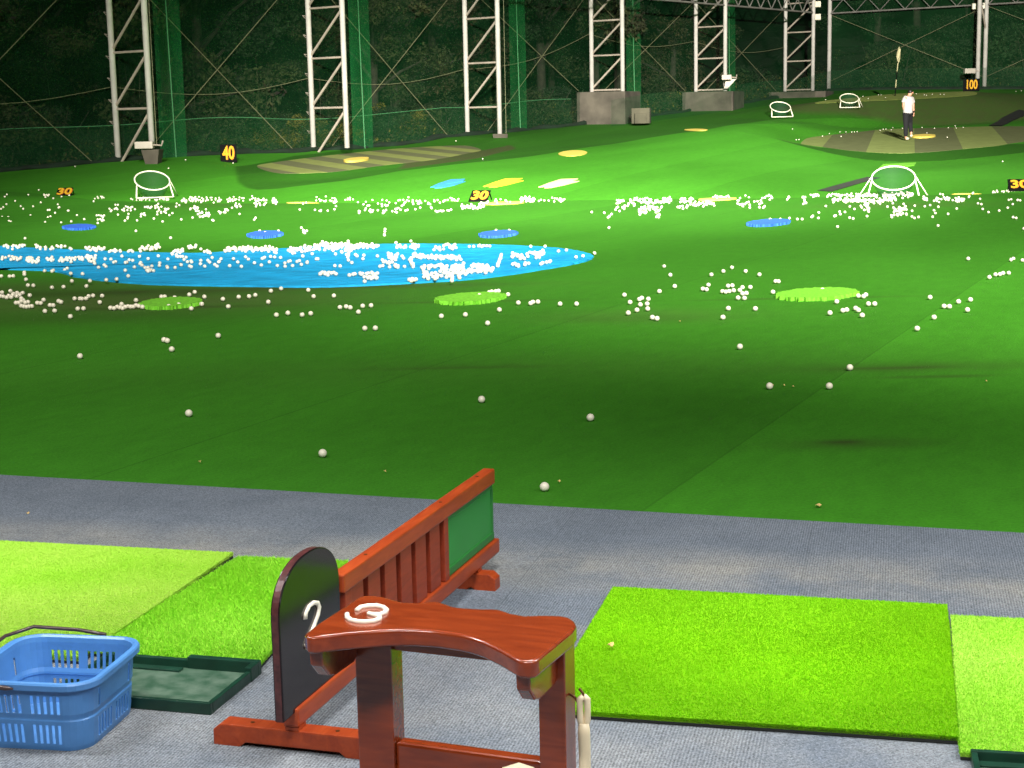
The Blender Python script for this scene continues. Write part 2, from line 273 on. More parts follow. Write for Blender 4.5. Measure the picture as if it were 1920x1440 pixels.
# ------------------------------------------------------------------ terrain height
cols = {
 -700: ([20, 31, 36, 41, 50, 60, 100], [0, .1, .2, .3, .5, .8, 1.2]),
 0:    ([20, 29, 36, 36.8, 38, 40, 45, 55, 66, 80, 100], [0, .03, .25, .16, .22, .32, .55, .9, 1.4, 2, 2.4]),
 250:  ([20, 31, 34.2, 34.8, 36, 40, 45, 50, 60, 80, 100], [0, .0, .01, -.16, -.02, .24, .55, .75, 1.1, 2, 2.4]),
 450:  ([20, 31, 32.8, 33.4, 36, 40, 44, 50, 60, 80, 100], [0, 0, 0, -.16, 0, .12, .48, .7, 1.1, 2, 2.4]),
 600:  ([20, 31, 32.2, 32.8, 36, 38, 41, 45, 50, 52, 60, 80, 100], [0, 0, 0, -.16, .08, .14, .05, .1, .5, .68, 1.1, 2, 2.4]),
 750:  ([20, 31, 31.8, 32.4, 36, 40, 42, 45, 50, 54, 60, 80, 100], [0, 0, 0, -.16, .10, .26, .24, .2, .5, .72, 1.1, 2, 2.4]),
 930:  ([20, 31, 31.4, 32.0, 36, 40, 44, 47, 50, 58, 66, 80, 100], [0, 0, 0, -.16, .12, .30, .44, .36, .48, .88, 1.25, 2, 2.4]),
 1100: ([20, 31, 31.2, 31.8, 36, 40, 45, 49, 52, 58, 66, 80, 100], [0, 0, 0, -.16, .14, .32, .50, .62, .56, .85, 1.25, 2, 2.4]),
 1300: ([20, 30.5, 31, 31.5, 36, 40, 45, 50, 54, 57, 62, 70, 80, 100], [0, 0, 0, -.16, .12, .30, .55, .80, .96, .90, 1.12, 1.55, 2.2, 2.5]),
 1450: ([20, 30.3, 30.6, 31.2, 36, 40, 45, 50, 58, 61, 66, 72, 80, 100], [0, 0, 0, -.16, .08, .24, .45, .80, 1.28, 1.22, 1.42, 1.75, 2.3, 2.6]),
 1640: ([20, 30.3, 30.6, 31.2, 36, 40, 45, 50, 55, 62, 66, 70, 76, 82, 100], [0, 0, 0, -.22, -.14, -.08, -.08, .1, .35, .75, 1.05, 1.5, 2.2, 2.6, 2.8]),
 1920: ([20, 30.3, 30.6, 31.2, 36, 45, 50, 62, 66, 72, 80, 100], [0, 0, 0, -.16, 0, .1, .25, .8, 1.1, 2.1, 2.6, 2.8]),
 2400: ([20, 30.3, 30.6, 31.2, 36, 45, 50, 62, 66, 72, 80, 100], [0, 0, 0, -.1, 0, .1, .25, .8, 1.1, 2.1, 2.6, 2.8]),
}
bx = np.linspace(-0.60, 0.52, 225); dy = np.linspace(0, 110, 1101)
ck = sorted(cols); cb = np.array([(k-960)/F for k in ck]); ct = np.array([np.interp(dy, cols[k][0], cols[k][1]) for k in ck])
TB = np.array([np.interp(bx, cb, ct[:, j]) for j in range(len(dy))])      # [D, b]
def blur(a, s, ax):
    k = int(3*s)+1; w = np.exp(-0.5*(np.arange(-k, k+1)/s)**2); w /= w.sum()
    p = [(0, 0), (0, 0)]; p[ax] = (k, k); ap = np.pad(a, p, mode='edge')
    return np.apply_along_axis(lambda q: np.convolve(q, w, mode='valid'), ax, ap)
TBs = blur(blur(TB, 9, 0), 5, 1); TBn = blur(blur(TB, 2.0, 0), 4, 1)
wv = np.clip((dy-33)/3, 0, 1)[:, None]; TB = TBn*(1-wv)+TBs*wv
# mounds: outline in the picture laid on a gently tilted plane in the place
def pl_left(x, y): return 0.24+0.028*(y-42)
def pl_right(x, y): return 0.22+0.04*(y-48)
def pl_far(x, y): return 1.77+0.08*(y-65.5)
oL = [(482, 311), (495, 319), (525, 325), (565, 325), (630, 322), (705, 312), (767, 305), (830, 297), (880, 287), (902, 282), (890, 276), (865, 273), (805, 275), (730, 280), (630, 290), (555, 299), (505, 306)]
oR = [(1502, 268), (1515, 259), (1550, 254), (1610, 247.5), (1652, 243), (1715, 240.5), (1802, 238.5), (1865, 237), (1920, 237), (2000, 238), (2080, 243), (2105, 250), (2060, 257), (2000, 261), (1920, 266), (1865, 274), (1802, 280), (1747, 285), (1690, 287.5), (1640, 286), (1590, 282), (1540, 275.5), (1507, 271)]
oF = [(1532, 194), (1547, 189), (1615, 182), (1680, 176), (1740, 174), (1815, 171.5), (1832, 175), (1812, 180), (1690, 187), (1615, 190)]
MOUND = []
def smooth_poly(P, n=120):
    P = np.array(P); k = len(P); out = []
    for i in range(k):
        a, b, c, d = P[i-1], P[i], P[(i+1) % k], P[(i+2) % k]
        for t in np.linspace(0, 1, max(2, n//k), endpoint=False):
            out.append(0.5*((2*b)+(-a+c)*t+(2*a-5*b+4*c-d)*t*t+(-a+3*b-3*c+d)*t**3))
    return np.array(out)
for o, pf, sk in ((oL, pl_left, 1.6), (oR, pl_right, 2.0), (oF, pl_far, 3.6)):
    P = smooth_poly([tuple(onplane(a, b, pf))[:2] for a, b in o]); MOUND.append((P, pf, sk))
def sdist(P, X, Y):                              # signed distance to polygon (negative inside)
    A = P; B = np.roll(P, -1, 0); X = np.asarray(X, float); Y = np.asarray(Y, float); best = np.full(X.shape, 1e9); ins = np.zeros(X.shape, bool)
    for (ax, ay), (bx_, by_) in zip(A, B):
        ex, ey = bx_-ax, by_-ay; L2 = ex*ex+ey*ey+1e-12
        t = np.clip(((X-ax)*ex+(Y-ay)*ey)/L2, 0, 1); best = np.minimum(best, (X-ax-t*ex)**2+(Y-ay-t*ey)**2)
        c = ((ay > Y) != (by_ > Y)) & (X < (bx_-ax)*(Y-ay)/(by_-ay+1e-12)+ax); ins ^= c
    d = np.sqrt(best); return np.where(ins, -d, d)
# net line (outer legs), then the back line
A0 = np.array([-10.937, 45.43]); du = np.array([.6, .8]); un = np.array([.8, -.6])      # un points into the range
_d = ray(1554, 165); _b = _d[0]/_d[1]; SC = (_b*A0[1]-A0[0])/(du[0]-_b*du[1]); CR = A0+du*SC; db = np.array([.8, -.6])
def outside(X, Y):                               # metres outside the netted range (positive = in the wood)
    s1 = -((X-A0[0])*un[0]+(Y-A0[1])*un[1]); s2 = ((X-CR[0])*du[0]+(Y-CR[1])*du[1]); return np.maximum(s1, s2)
def G(X, Y, hill=True):
    X = np.asarray(X, float); Y = np.asarray(Y, float); D = np.maximum(Y, 0.5)
    b = np.clip(X/D, bx[0], bx[-1]-1e-6); d = np.clip(Y, 0, dy[-1]-1e-3)
    fi = (b-bx[0])/(bx[1]-bx[0]); fj = d/(dy[1]-dy[0]); i = np.clip(fi.astype(int), 0, len(bx)-2); j = np.clip(fj.astype(int), 0, len(dy)-2); u = fi-i; v = fj-j
    z = (TB[j, i]*(1-u)+TB[j, i+1]*u)*(1-v)+(TB[j+1, i]*(1-u)+TB[j+1, i+1]*u)*v
    z = z*np.clip((Y-20)/6, 0, 1)
    for P, pf, sk in MOUND:
        c = P.mean(0); R = np.max(np.hypot(*(P-c).T))+sk+1
        near = np.hypot(X-c[0], Y-c[1]) < R
        if not near.any(): continue
        s = np.full(X.shape, 99.0)
        if X.ndim == 0: s = sdist(P, X, Y)
        else: s[near] = sdist(P, X[near], Y[near])
        m = np.clip(1-(s-0.10)/sk, 0, 1); m = np.where(s > .1, m**1.12, 1.0); m = np.clip(m, 0, 1)
        z = z*(1-m)+pf(X, Y)*m
    if hill:
        o = np.maximum(outside(X, Y)-0.3, 0); z = z-0.25*np.clip(o, 0, 1)+0.22*np.maximum(o-4, 0)
    return z
def hit(px, py, t0=6.0):
    d = ray(px, py); t = np.arange(t0, 108, 0.02); X = d[0]*t; Y = d[1]*t; Z = CH+d[2]*t; g = G(X, Y)
    k = np.where(Z < g)[0]; k = k[0] if len(k) else len(t)-1
    return Vector((X[k], Y[k], float(g[k])))

# ------------------------------------------------------------------ ground sheets
NB, ND = 520, 560
bb = np.concatenate([np.linspace(-1.3, -.42, 40, endpoint=False), np.linspace(-.42, .42, NB), np.linspace(.42, 1.3, 41)[1:]])
dd = np.concatenate([np.linspace(2.0, 29.5, 300, endpoint=False), np.linspace(29.5, 36, 90, endpoint=False), np.linspace(36, 85, 380)])
BB, DD = np.meshgrid(bb, dd); XX = BB*DD; YY = DD; ZZ = G(XX, YY); OO = outside(XX, YY)
nb = len(bb); idx = np.arange(len(bb)*len(dd)).reshape(len(dd), nb)
Fq = np.stack([idx[:-1, :-1], idx[:-1, 1:], idx[1:, 1:], idx[1:, :-1]], -1).reshape(-1, 4)
# pull vertices that lie just outside onto the net line so that the turf ends in a clean edge
Oc = OO.ravel()[Fq]; keep = Oc.min(1) < 0.0
V = np.stack([XX, YY, ZZ], -1).reshape(-1, 3).copy(); Of = OO.ravel(); o_ = (Of > 0)
s1 = -((V[:, 0]-A0[0])*un[0]+(V[:, 1]-A0[1])*un[1]); s2 = ((V[:, 0]-CR[0])*du[0]+(V[:, 1]-CR[1])*du[1])
for s, n in ((s1, -un), (s2, du)):
    k = s > 0; V[k, 0] -= (s*n[0])[k]; V[k, 1] -= (s*n[1])[k]
V[:, 2] = G(V[:, 0], V[:, 1], False)
for P_, _, _ in MOUND: V[:, 2] -= .08*np.clip((-.03-sdist(P_, V[:, 0], V[:, 1]))/.25, 0, 1)
Fk = Fq[keep]; used = np.unique(Fk); rm = -np.ones(len(V), int); rm[used] = np.arange(len(used)); V2 = V[used]; Fk = rm[Fk]
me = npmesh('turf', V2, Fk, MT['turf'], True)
at = me.attributes.new('wear', 'FLOAT', 'POINT'); X2, Y2 = V2[:, 0].astype(float), V2[:, 1].astype(float)
w = np.zeros(len(V2))
dR = sdist(MOUND[1][0], X2, Y2); dL = sdist(MOUND[0][0], X2, Y2); dF = sdist(MOUND[2][0], X2, Y2)
w = np.maximum(w, np.where((dF < 4.2) & (dF > -1), np.clip((4.4-dF-2.2*np.clip((16.5-X2)/3, 0, 1))/1.0, 0, 1)*0.8*np.clip((72.5-Y2)/2, 0, 1), 0))
w = np.maximum(w, np.where((dL < 1.15) & (X2 > -3.0) & ((X2+4)*.89-(Y2-47)*.45 > .6), 0.95*np.clip((X2+3.0)/.15, 0, 1)*np.clip((1.15-dL)/.12, 0, 1), 0))
w = np.maximum(w, np.where((dR < .8) & (X2 < 9.9), 0.7*np.clip((.8-dR)/.2, 0, 1)*np.clip((Y2-50.5)/1, 0, 1)*np.clip((55-Y2)/1, 0, 1), 0))
for px, py, rx, ry, a in ((240, 565, 2.4, .9, .75), (60, 540, 2.0, .8, .5), (330, 572, 1.2, .25, .5), (500, 543, 2.2, .35, .5),  (1200, 590, .9, .5, .25), (900, 690, 3, .7, .12), (1690, 385, 1.5, .8, .35), (400, 385, 1.5, 1.0, .25)):
    p = onz(px, py); r2 = ((X2-p.x)/rx)**2+((Y2-p.y)/ry)**2; w = np.maximum(w, a*np.exp(-r2))
at.data.foreach_set('value', w.astype(np.float32))
ast = me.attributes.new('stain', 'FLOAT', 'POINT'); st_ = np.zeros(len(V2))
for px, py, rx, ry, a in ((1575, 828, .16, .05, 1), (1600, 832, .38, .13, .55), (1680, 690, .55, .10, .8), (1720, 688, .9, .2, .45), (840, 688, .30, .035, 1), (870, 689, .55, .06, .5), (960, 685, .08, .03, .8), (1760, 706, .35, .02, .6), (240, 548, 1.8, .35, .8), (500, 541, 2.0, .16, .7), (320, 577, .9, .10, .9), (120, 596, 2, .5, .35), (1200, 598, .7, .25, .3), (860, 566, .9, .06, .6), (1500, 559, 1.0, .05, .6)):
    p = onz(px, py); st_ = np.maximum(st_, a*np.exp(-((X2-p.x)/rx)**2-((Y2-p.y)/ry)**2))
ast.data.foreach_set('value', st_.astype(np.float32))
# weaker light behind the ridge and round the left mound, painted as darker turf
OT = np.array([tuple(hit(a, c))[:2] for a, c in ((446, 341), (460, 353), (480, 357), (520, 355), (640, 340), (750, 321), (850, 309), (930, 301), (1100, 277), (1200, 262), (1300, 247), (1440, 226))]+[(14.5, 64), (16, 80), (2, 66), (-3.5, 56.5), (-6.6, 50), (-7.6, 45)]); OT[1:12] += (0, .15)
dO = sdist(OT, X2, Y2); ao = me.attributes.new('old_dim', 'FLOAT', 'POINT'); old_dim = np.maximum(.85*np.clip(.5-dO/.12, 0, 1), np.where((dR < 1.95) & (dR > 0) & (Y2 < 52), .9, 0)); OT2 = np.array([tuple(hit(a, c))[:2] for a, c in ((1440, 224), (1490, 236), (1560, 247), (1700, 238), (1900, 233), (2100, 233))]+[(32, 82), (14, 82)]); dO2 = sdist(OT2, X2, Y2); old_dim = np.maximum(old_dim, .5*np.clip(.5-dO2/1.2, 0, 1)); cD = np.interp(X2/Y2, cb, [31.5, 36.3, 34.5, 33.1, 32.5, 32.1, 31.7, 31.5, 31.2, 30.9, 30.9, 30.9, 30.9]); old_dim = np.maximum(old_dim, .42*(Y2 < cD)); ao.data.foreach_set('value', old_dim.astype(np.float32))  # light falloff at right painted in too; mound lip and near turf are older, darker
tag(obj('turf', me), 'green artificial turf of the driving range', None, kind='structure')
# wooded hillside beyond the net
XH, YH = np.meshgrid(np.linspace(-90, 130, 260), np.linspace(30, 170, 200)); OH = outside(XH, YH)
ZH = G(XH, np.minimum(YH, 108))+0.9*np.clip(OH/12, 0, 1)*(np.sin(XH*.21)*np.sin(YH*.17+1)+.4*np.sin(XH*.7+2)*np.sin(YH*.6)) + 0.10*np.maximum(YH-108, 0)
ih = np.arange(XH.size).reshape(XH.shape); Fh = np.stack([ih[:-1, :-1], ih[:-1, 1:], ih[1:, 1:], ih[1:, :-1]], -1).reshape(-1, 4)
VH = np.stack([XH, YH, ZH-0.03], -1).reshape(-1, 3)
VH[:, 2] -= 0.6*(OH.ravel() < 0)
Fh = Fh[OH.ravel()[Fh].max(1) > -0.5]
tag(obj('hillside', npmesh('hillside', VH, Fh, MT['soil'], True)), 'dark wooded slope beyond the nets', None, kind='structure')
g = MB(); g.add([(-300, -60, -0.9), (300, -60, -0.9), (300, 400, -0.9), (-300, 400, -0.9)], [(0, 1, 2, 3)]); tag(g.build('ground', MT['soil']), 'bare ground round the range', None, kind='structure')
# carpet of the bays
g = MB(); e = [onz(x, y, 0.004) for x, y in ((-900, 840), (-300, 873), (0, 890), (480, 917), (960, 945), (1440, 972), (1920, 999), (2400, 1026), (3000, 1060))]
g.add(list(e)+[(9, -4, .004), (-9, -4, .004)], [tuple(range(len(e)))+(len(e), len(e)+1)])
tag(g.build('bay_floor', MT['carpet']), 'grey blue ribbed carpet of the hitting bays', None, kind='structure')

# ------------------------------------------------------------------ flat pieces lying on the turf
def sheet(name, pts, m, label, cat, th=0.012, group=None, z=None, plane=None, lift=0.004, sm=True, n=96, wob=0.0, mi=None):
    if plane: P = np.array([tuple(onplane(a, b, plane))[:2] for a, b in pts])
    elif z is not None: P = np.array([tuple(onz(a, b, z))[:2] for a, b in pts])
    else: P = np.array([tuple(hit(a, b))[:2] for a, b in pts])
    if sm: P = smooth_poly(P, n)
    c = P.mean(0); R = 10; k = len(P)
    if wob: P = P + (P-c)/np.hypot(*(P-c).T)[:, None]*(rng.random(k)[:, None]-.5)*wob
    rings = [c+(P-c)*t for t in np.linspace(0.08, 1, R)]; Q = np.concatenate(rings+[P]); zz = G(Q[:, 0], Q[:, 1])+lift+th; zz[-k:] -= th+lift+.01
    zc = float(G(np.array([c[0]]), np.array([c[1]]))[0])+lift+th
    vs = [(q[0]-c[0], q[1]-c[1], z_-zc) for q, z_ in zip(Q, zz)]+[(0, 0, 0)]; fs = []
    for r in range(R):
        for i in range(k): fs.append((r*k+i, r*k+(i+1) % k, (r+1)*k+(i+1) % k, (r+1)*k+i))
    fs += [(len(vs)-1, i, (i+1) % k) for i in range(k)]
    b = MB(); b.add(vs, fs); o = b.build(name, m, loc=None); o.location = (c[0], c[1], zc)
    return tag(o, label, cat, group)
def ell(cx, cy, rx, ry, rot=0.0, n=14):
    return [(cx+rx*math.cos(a)*math.cos(rot)+ry*math.sin(a)*math.sin(rot), cy-rx*math.cos(a)*math.sin(rot)+ry*math.sin(a)*math.cos(rot)) for a in [2*math.pi*i/n for i in range(n)]]
pond = [(-60, 461), (0, 463), (100, 466), (200, 470), (350, 474), (430, 471), (520, 466), (600, 461), (720, 457), (850, 457), (950, 459), (1040, 464), (1090, 471), (1112, 480), (1090, 490), (1020, 503), (900, 520), (750, 530), (600, 536), (480, 535), (300, 532), (200, 525), (140, 517), (100, 507), (0, 503), (-60, 502)]
sheet('water_hazard_carpet', pond, MT['pond'], 'long bright blue carpet shaped like a pond, strewn with balls', 'carpet', th=0.018, z=0.018, n=208, wob=0.02, lift=0.0)
sheet('striped_green', oL, striped('stripes_left', (0.135, 0.15, 0.068), (0.23, 0.27, 0.080), math.radians(-27+3), 1.5, 0.1), 'striped olive putting green on the left mound', 'putting green', th=0.0, plane=pl_left)
sheet('striped_green', oR, striped('stripes_right', (0.125, 0.145, 0.060), (0.20, 0.25, 0.075), math.radians(14), 2.9, 0.35), 'broad striped putting green the man stands on', 'putting green', th=0.0, plane=pl_right)
sheet('far_green', oF, mat('far_green_turf', (0.20, 0.26, 0.04), 0.85, 0.2, 2), 'plain yellowish putting green farthest away under the flag', 'putting green', th=0.0, plane=pl_far)
for (x, y, rx, ry, ro), m, lab in [((148, 425, 30, 4.0, .03), 'bluedisc', 'dark blue oval mat left of all, above the pond carpet'), ((497, 438, 32, 5.2, .05), 'bluedisc', 'dark blue oval mat with three balls, left of centre'), ((934, 437, 35, 5.0, .06), 'bluedisc', 'dark blue oval mat just above the pond carpet\'s right part'), ((1441, 416, 40, 5.0, .06), 'bluedisc', 'dark blue oval mat on the right, past the pond tip'),
        ((320, 566, 57, 8.5, .06), 'limedisc', 'lime green oval mat at left with a row of balls at its edge'), ((882, 557, 64, 8.5, .06), 'limedisc', 'lime green oval mat in the middle below the pond carpet'), ((1532, 549, 75, 9.5, .04), 'limedisc', 'lime green oval mat on the right with a single ball')]:
    sheet('oval_mat', ell(x, y, rx, ry, ro, 18), MT[m], lab, 'mat', th=0.03, z=0.03, n=108, wob=0.05, group='oval target mats on the turf')
for (x, y, rx, ry, ro), m, lab in [((668, 301.5, 24, 3.0, .09), 'yel2', 'small yellow disc on the left striped green'), ((1074, 288, 27, 5.2, .05), 'yel2', 'yellow disc alone on the bright slope in the middle'), ((1305, 244, 22, 1.9, .0), 'yel2', 'thin yellow disc on the ridge below the concrete block'), ((1731, 257, 23, 2.6, .03), 'yel2', 'yellow disc beside the standing man')]:
    pf = pl_left if x < 700 else (pl_right if x > 1700 else None)
    sheet('cup_disc', ell(x, y, rx, ry, ro), MT[m], lab, 'disc', th=0.03 if pf else 0.012, plane=pf, lift=0.03 if pf else .004, group='yellow target discs')
for (x, y, rx, ry), lab in [((570, 375.0, 33, 1.8), 'flat yellow strip at the turf edge left of the middle number sign'), ((945, 378.5, 38, 1.8), 'flat yellow strip at the turf edge right beside the middle number sign'), ((1345, 371.0, 36, 1.9), 'flat yellow strip at the turf edge between the middle sign and the right target'), ((1818, 357.5, 36, 1.9), 'flat yellow strip at the turf edge near the sign on the right')]:
    sheet('edge_strip', ell(x, y+1.5, rx, ry, .04), MT['yel2'], lab, 'strip', th=0.02, z=0.02, group='yellow strips along the turf edge')
for x, y, m, lab in [(840, 345, 'cy', 'sky blue oval split in two halves on the bright slope'), (942, 343.5, 'gold', 'golden yellow oval split in two halves on the bright slope'), (1046, 344.5, 'pale', 'pale cream oval split in two halves on the bright slope')]:
    t = thing('split_disc', tuple(hit(x, y)), lab, 'disc', 'three split ovals in a row')
    P = [(x-33-(3 if m != 'cy' else 0), y+7), (x-18, y+0), (x+5, y-7.5), (x+32+(6 if m != 'cy' else 0), y-8.5), (x+40 if m != 'cy' else x+33, y-4), (x+12, y+3), (x-10, y+7.5), (x-25, y+8.5)]
    cL = [P[0], P[1], P[2], P[3], (x+28, y-4.5), (x-4, y+1), (x-25, y+6)]; cR = [(x-24, y+6.8), (x-3, y+1.9), (x+29, y-3.6), P[4], P[5], P[6], P[7]]
    for Q in (cL, cR):
        o = sheet('half', Q, MT[m], None, None, th=0.012, sm=False, wob=.0); w_ = o.location.copy(); o.parent = t; o.location = w_-t.location
# drains / dark gaps
def strip(name, pts, wd, m, label, cat, lift=0.01):
    P = [hit(a, b) for a, b in pts]; b = MB(); Q = []
    for i in range(len(P)-1):
        for t in np.linspace(0, 1, 14, endpoint=(i == len(P)-2)): Q.append(P[i].lerp(P[i+1], t))
    Lf = []; Rt = []
    for i, q in enumerate(Q):
        d = (Q[min(i+1, len(Q)-1)]-Q[max(i-1, 0)]); d.z = 0; d.normalize(); n = Vector((-d.y, d.x, 0))*wd/2
        for s, lst in ((1, Lf), (-1, Rt)):
            p = q+n*s; lst.append((p.x, p.y, float(G(np.array([p.x]), np.array([p.y]))[0])+lift))
    k = len(Q); b.add(Lf+Rt, [(i, i+1, k+i+1, k+i) for i in range(k-1)]); b.add([(x, y, z-.03) for x, y, z in Lf]+[(x, y, z-.03) for x, y, z in Rt], [(i, i+1, k+i+1, k+i) for i in range(k-1)])
    return tag(b.build(name, m), label, cat)
strip('drain_channel', [(1546, 359), (1580, 349), (1638, 333)], 0.32, MT['dark'], 'dark sunken drain line running up beside the right target net', 'drain')
strip('rubber_hose', [(1866, 236.5), (1890, 224), (1922, 209)], 0.5, MT['rubber'], 'wide black rubber strip running off behind the striped green at right', 'strip', 0.03)
sheet('turf_patch', [(1656, 308), (1718, 305), (1714, 311), (1648, 315)], MT['limedisc'], 'small lighter turf patch at the foot of the right mound', 'turf patch', sm=False, th=.004)

# ------------------------------------------------------------------ truss masts
TR = []
SS = [0, 7.9, 15.87, 23.9, 32.05, 40.47]
for k in range(6): TR.append(A0+du*SS[k])
zb = [0.55, 0.73, 0.79, 2.44, 2.44, 2.44]; bay = [1.545, 1.545, 1.545, 1.34, 1.34, 1.34]
ztop = 13.0
def mast(pl, pr, z0l, z0r, bayh, zfirst, label, rungs=False, group='white steel lattice masts along the side net', rad=0.086, notch=False):
    t = thing('lattice_mast', (pl[0], pl[1], z0l), label, 'mast', group)
    L0 = Vector((pl[0], pl[1], 0)); R0 = Vector((pr[0], pr[1], 0)); Z = Vector((0, 0, 1))
    for p, z0 in ((L0, z0l), (R0, z0r)):
        b = MB(); b.tube([p+Z*z0, p+Z*ztop], rad, 14); o = b.build('leg', MT['steel'], t, smooth=True)
    z = zfirst
    while z < ztop-0.3:
        b = MB(); b.tube([L0+Z*z, R0+Z*(z)], 0.035, 6); b.build('cross_bar', MT['strut'], t)
        if z+bayh < ztop:
            b = MB(); b.tube([L0+Z*(z+.06), R0+Z*(z+bayh-0.06)], 0.04, 6); b.build('diagonal_brace', MT['strut'], t)
        z += bayh
    if zfirst > 1.2+z0l:
        b = MB(); b.tube([L0+Z*(zfirst-bayh+.0)+(R0-L0)*.04, R0+Z*(zfirst-.06)], 0.04, 6); b.build('diagonal_brace', MT['strut'], t)
    if rungs:
        d = (L0-R0).normalized(); zz = z0l+.5
        while zz < ztop:
            b = MB(); n = Vector((-d.y, d.x, 0))
            b.tube([L0+Z*zz+d*.1+n*.03, L0+Z*(zz+.02)+d*.2+n*.05, L0+Z*(zz-.06)+d*.2-n*.05, L0+Z*(zz-.05)+d*.1-n*.03], .012, 4); b.build('step_iron', MT['strut'], t); zz += .6
    return t
names = ['first mast from the left, nearest, with step irons', 'second mast from the left', 'third mast from the left, behind the left green', 'fourth mast, on the tallest concrete block', 'fifth mast, on the second concrete block with a lamp', 'sixth mast at the corner, on the last concrete block']
for k in range(6):
    pl = TR[k]; pr = TR[k]+un*1.45
    zr = [1.05, .70, .95, 2.44, 2.44, 2.44][k]
    zf = [zb[0]+1.46, zb[1]+1.2, zb[2]+0.98, 2.50, 2.50, 2.50][k]
    # first cross bars read off the photograph: T1 y=205, T2 y=203, T3 y=202
    if k < 3:
        px = [215, 585, 872][k]; py = [205, 203, 202][k]; zf = atD(px, py, pl[1]).z
    mast(pl, pr, zb[k], zr, bay[k], zf, 'white lattice mast, '+names[k], rungs=(k < 2))
# corner and back masts
zbk = float(G(np.array([CR[0]]), np.array([CR[1]]), False)[0])
b = MB(); b.tube([(CR[0], CR[1], zbk), (CR[0], CR[1], ztop)], .10, 12); tag(b.build('corner_post', MT['steel'], smooth=True), 'single white steel post where side net meets back net', 'post')
for k in (1, 2, 3):
    p = CR+db*8.0*k; q = p-du*0.9; zz = float(G(np.array([p[0]]), np.array([p[1]]), False)[0])
    lab = 'white lattice mast of the back net '+['behind the hundred sign', 'just past the right edge of view', 'farthest right'][k-1]
    mast(p, q, zz-.1, zz-.1, 1.545, zz+4.3, lab, group='masts of the back net', rad=.10)
# concrete blocks
def conc(px0, px1, ytop, ybot, Y, label, depth=2.3):
    a = atD(px0, ytop, Y); c = atD(px1, ytop-1, Y-(px1-px0)*Y/F*.35); d = Vector((c.x-a.x, c.y-a.y, 0)); n = Vector((-d.y, d.x, 0)).normalized()*depth
    b = MB(); z0 = 0.3; b.box((a.x, a.y, z0), d, n, (0, 0, a.z-z0)); return tag(b.build('concrete_block', MT['conc'], bevel=.03), label, 'concrete block', 'concrete bases of the masts')
conc(1081, 1172, 173, 232, 64.3, 'tall stained concrete block under the fourth mast')
conc(1279, 1374, 173, 207, 70.8, 'wide concrete block under the fifth mast')
conc(1442, 1548, 173, 192, 77.2, 'dark concrete block under the corner mast')
p = atD(1184, 217, 62.2); e2 = atD(1218, 216.5, p.y-.15); a = atD(1184, 203, p.y); b = MB()
b.box((p.x, p.y, p.z-.3), (e2.x-p.x, -.15, 0), (.1, .5, 0), (0, 0, a.z-p.z+.3)); b.box((p.x+.1, p.y-.25, p.z-.3), (.45, -.1, 0), (0, .2, 0), (0, 0, .38)); tag(b.build('concrete_step', mat('pale_concrete', (.075, .07, .045), .9, .3, 2), bevel=.02), 'small pale concrete slab beside the tall block', 'concrete slab')
# footing and lamp box of mast one, floodlight at mast five, lamp at back mast, footing at mast three
def footing(px, py, ptop, Y, w1, w2, label):
    a = atD(px, ptop, Y); g0 = float(G(np.array([a.x]), np.array([a.y]))[0])-.05; s = Y/F; b = MB()
    lo = [(-w1*s/2, -.25), (w1*s/2, -.25), (w1*s/2, .25), (-w1*s/2, .25)]; hi = [(-w2*s/2, -.35), (w2*s/2, -.35), (w2*s/2, .35), (-w2*s/2, .35)]
    vs = [(a.x+x, a.y+y, g0) for x, y in lo]+[(a.x+x, a.y+y, a.z) for x, y in hi]; b.add(vs, [(3, 2, 1, 0), (4, 5, 6, 7), (0, 1, 5, 4), (1, 2, 6, 5), (2, 3, 7, 6), (3, 0, 4, 7)])
    return tag(b.build('footing', MT['conc'], bevel=.02), label, 'footing', 'concrete footings')
footing(286, 298, 280, 44.55, 22, 33, 'tapered concrete footing under the first mast')
footing(938, 258, 251, 57.1, 26, 28, 'low concrete footing under the third mast')
def lampbox(px, py, Y, w, h, label):
    a = atD(px, py, Y); s = Y/F; t = thing('floodlight', tuple(a), label, 'floodlight', 'small floodlights on the masts')
    b = MB(); b.box((a.x-w*s/2, a.y-.15, a.z-h*s/2), (w*s, .03, .0), (0, .3, 0), (0, 0, h*s)); b.build('housing', MT['lamp'], t, bevel=.02)
    b = MB(); b.tube([(a.x+w*s/2, a.y, a.z), (a.x+w*s/2+.22, a.y, a.z-.02), (a.x+w*s/2+.24, a.y+.1, a.z+.1)], .025, 6); b.build('bracket', MT['strut'], t); return t
lampbox(271, 272, 44.2, 33, 13, 'flat grey floodlight box at the foot of the first mast')
lampbox(1362, 145, 69.6, 18, 9, 'white floodlight on the fifth mast')
lampbox(1818, 133, 76.0, 20, 9, 'pale floodlight above the hundred sign')
b = MB(); a = atD(1362, 166, 69.8); b.add([(a.x-.1, a.y, a.z), (a.x+.05, a.y, a.z), (a.x+.45, a.y, a.z+.42), (a.x-.02, a.y, a.z+.36)]+[(x, y+.3, z) for x, y, z in ((a.x-.1, a.y, a.z), (a.x+.05, a.y, a.z), (a.x+.45, a.y, a.z+.42), (a.x-.02, a.y, a.z+.36))], [(0, 1, 2, 3), (7, 6, 5, 4), (0, 4, 5, 1), (1, 5, 6, 2), (2, 6, 7, 3), (3, 7, 4, 0)])
tag(b.build('angle_plate', MT['lamp']), 'white slanted plate under the floodlight of the fifth mast', 'bracket')
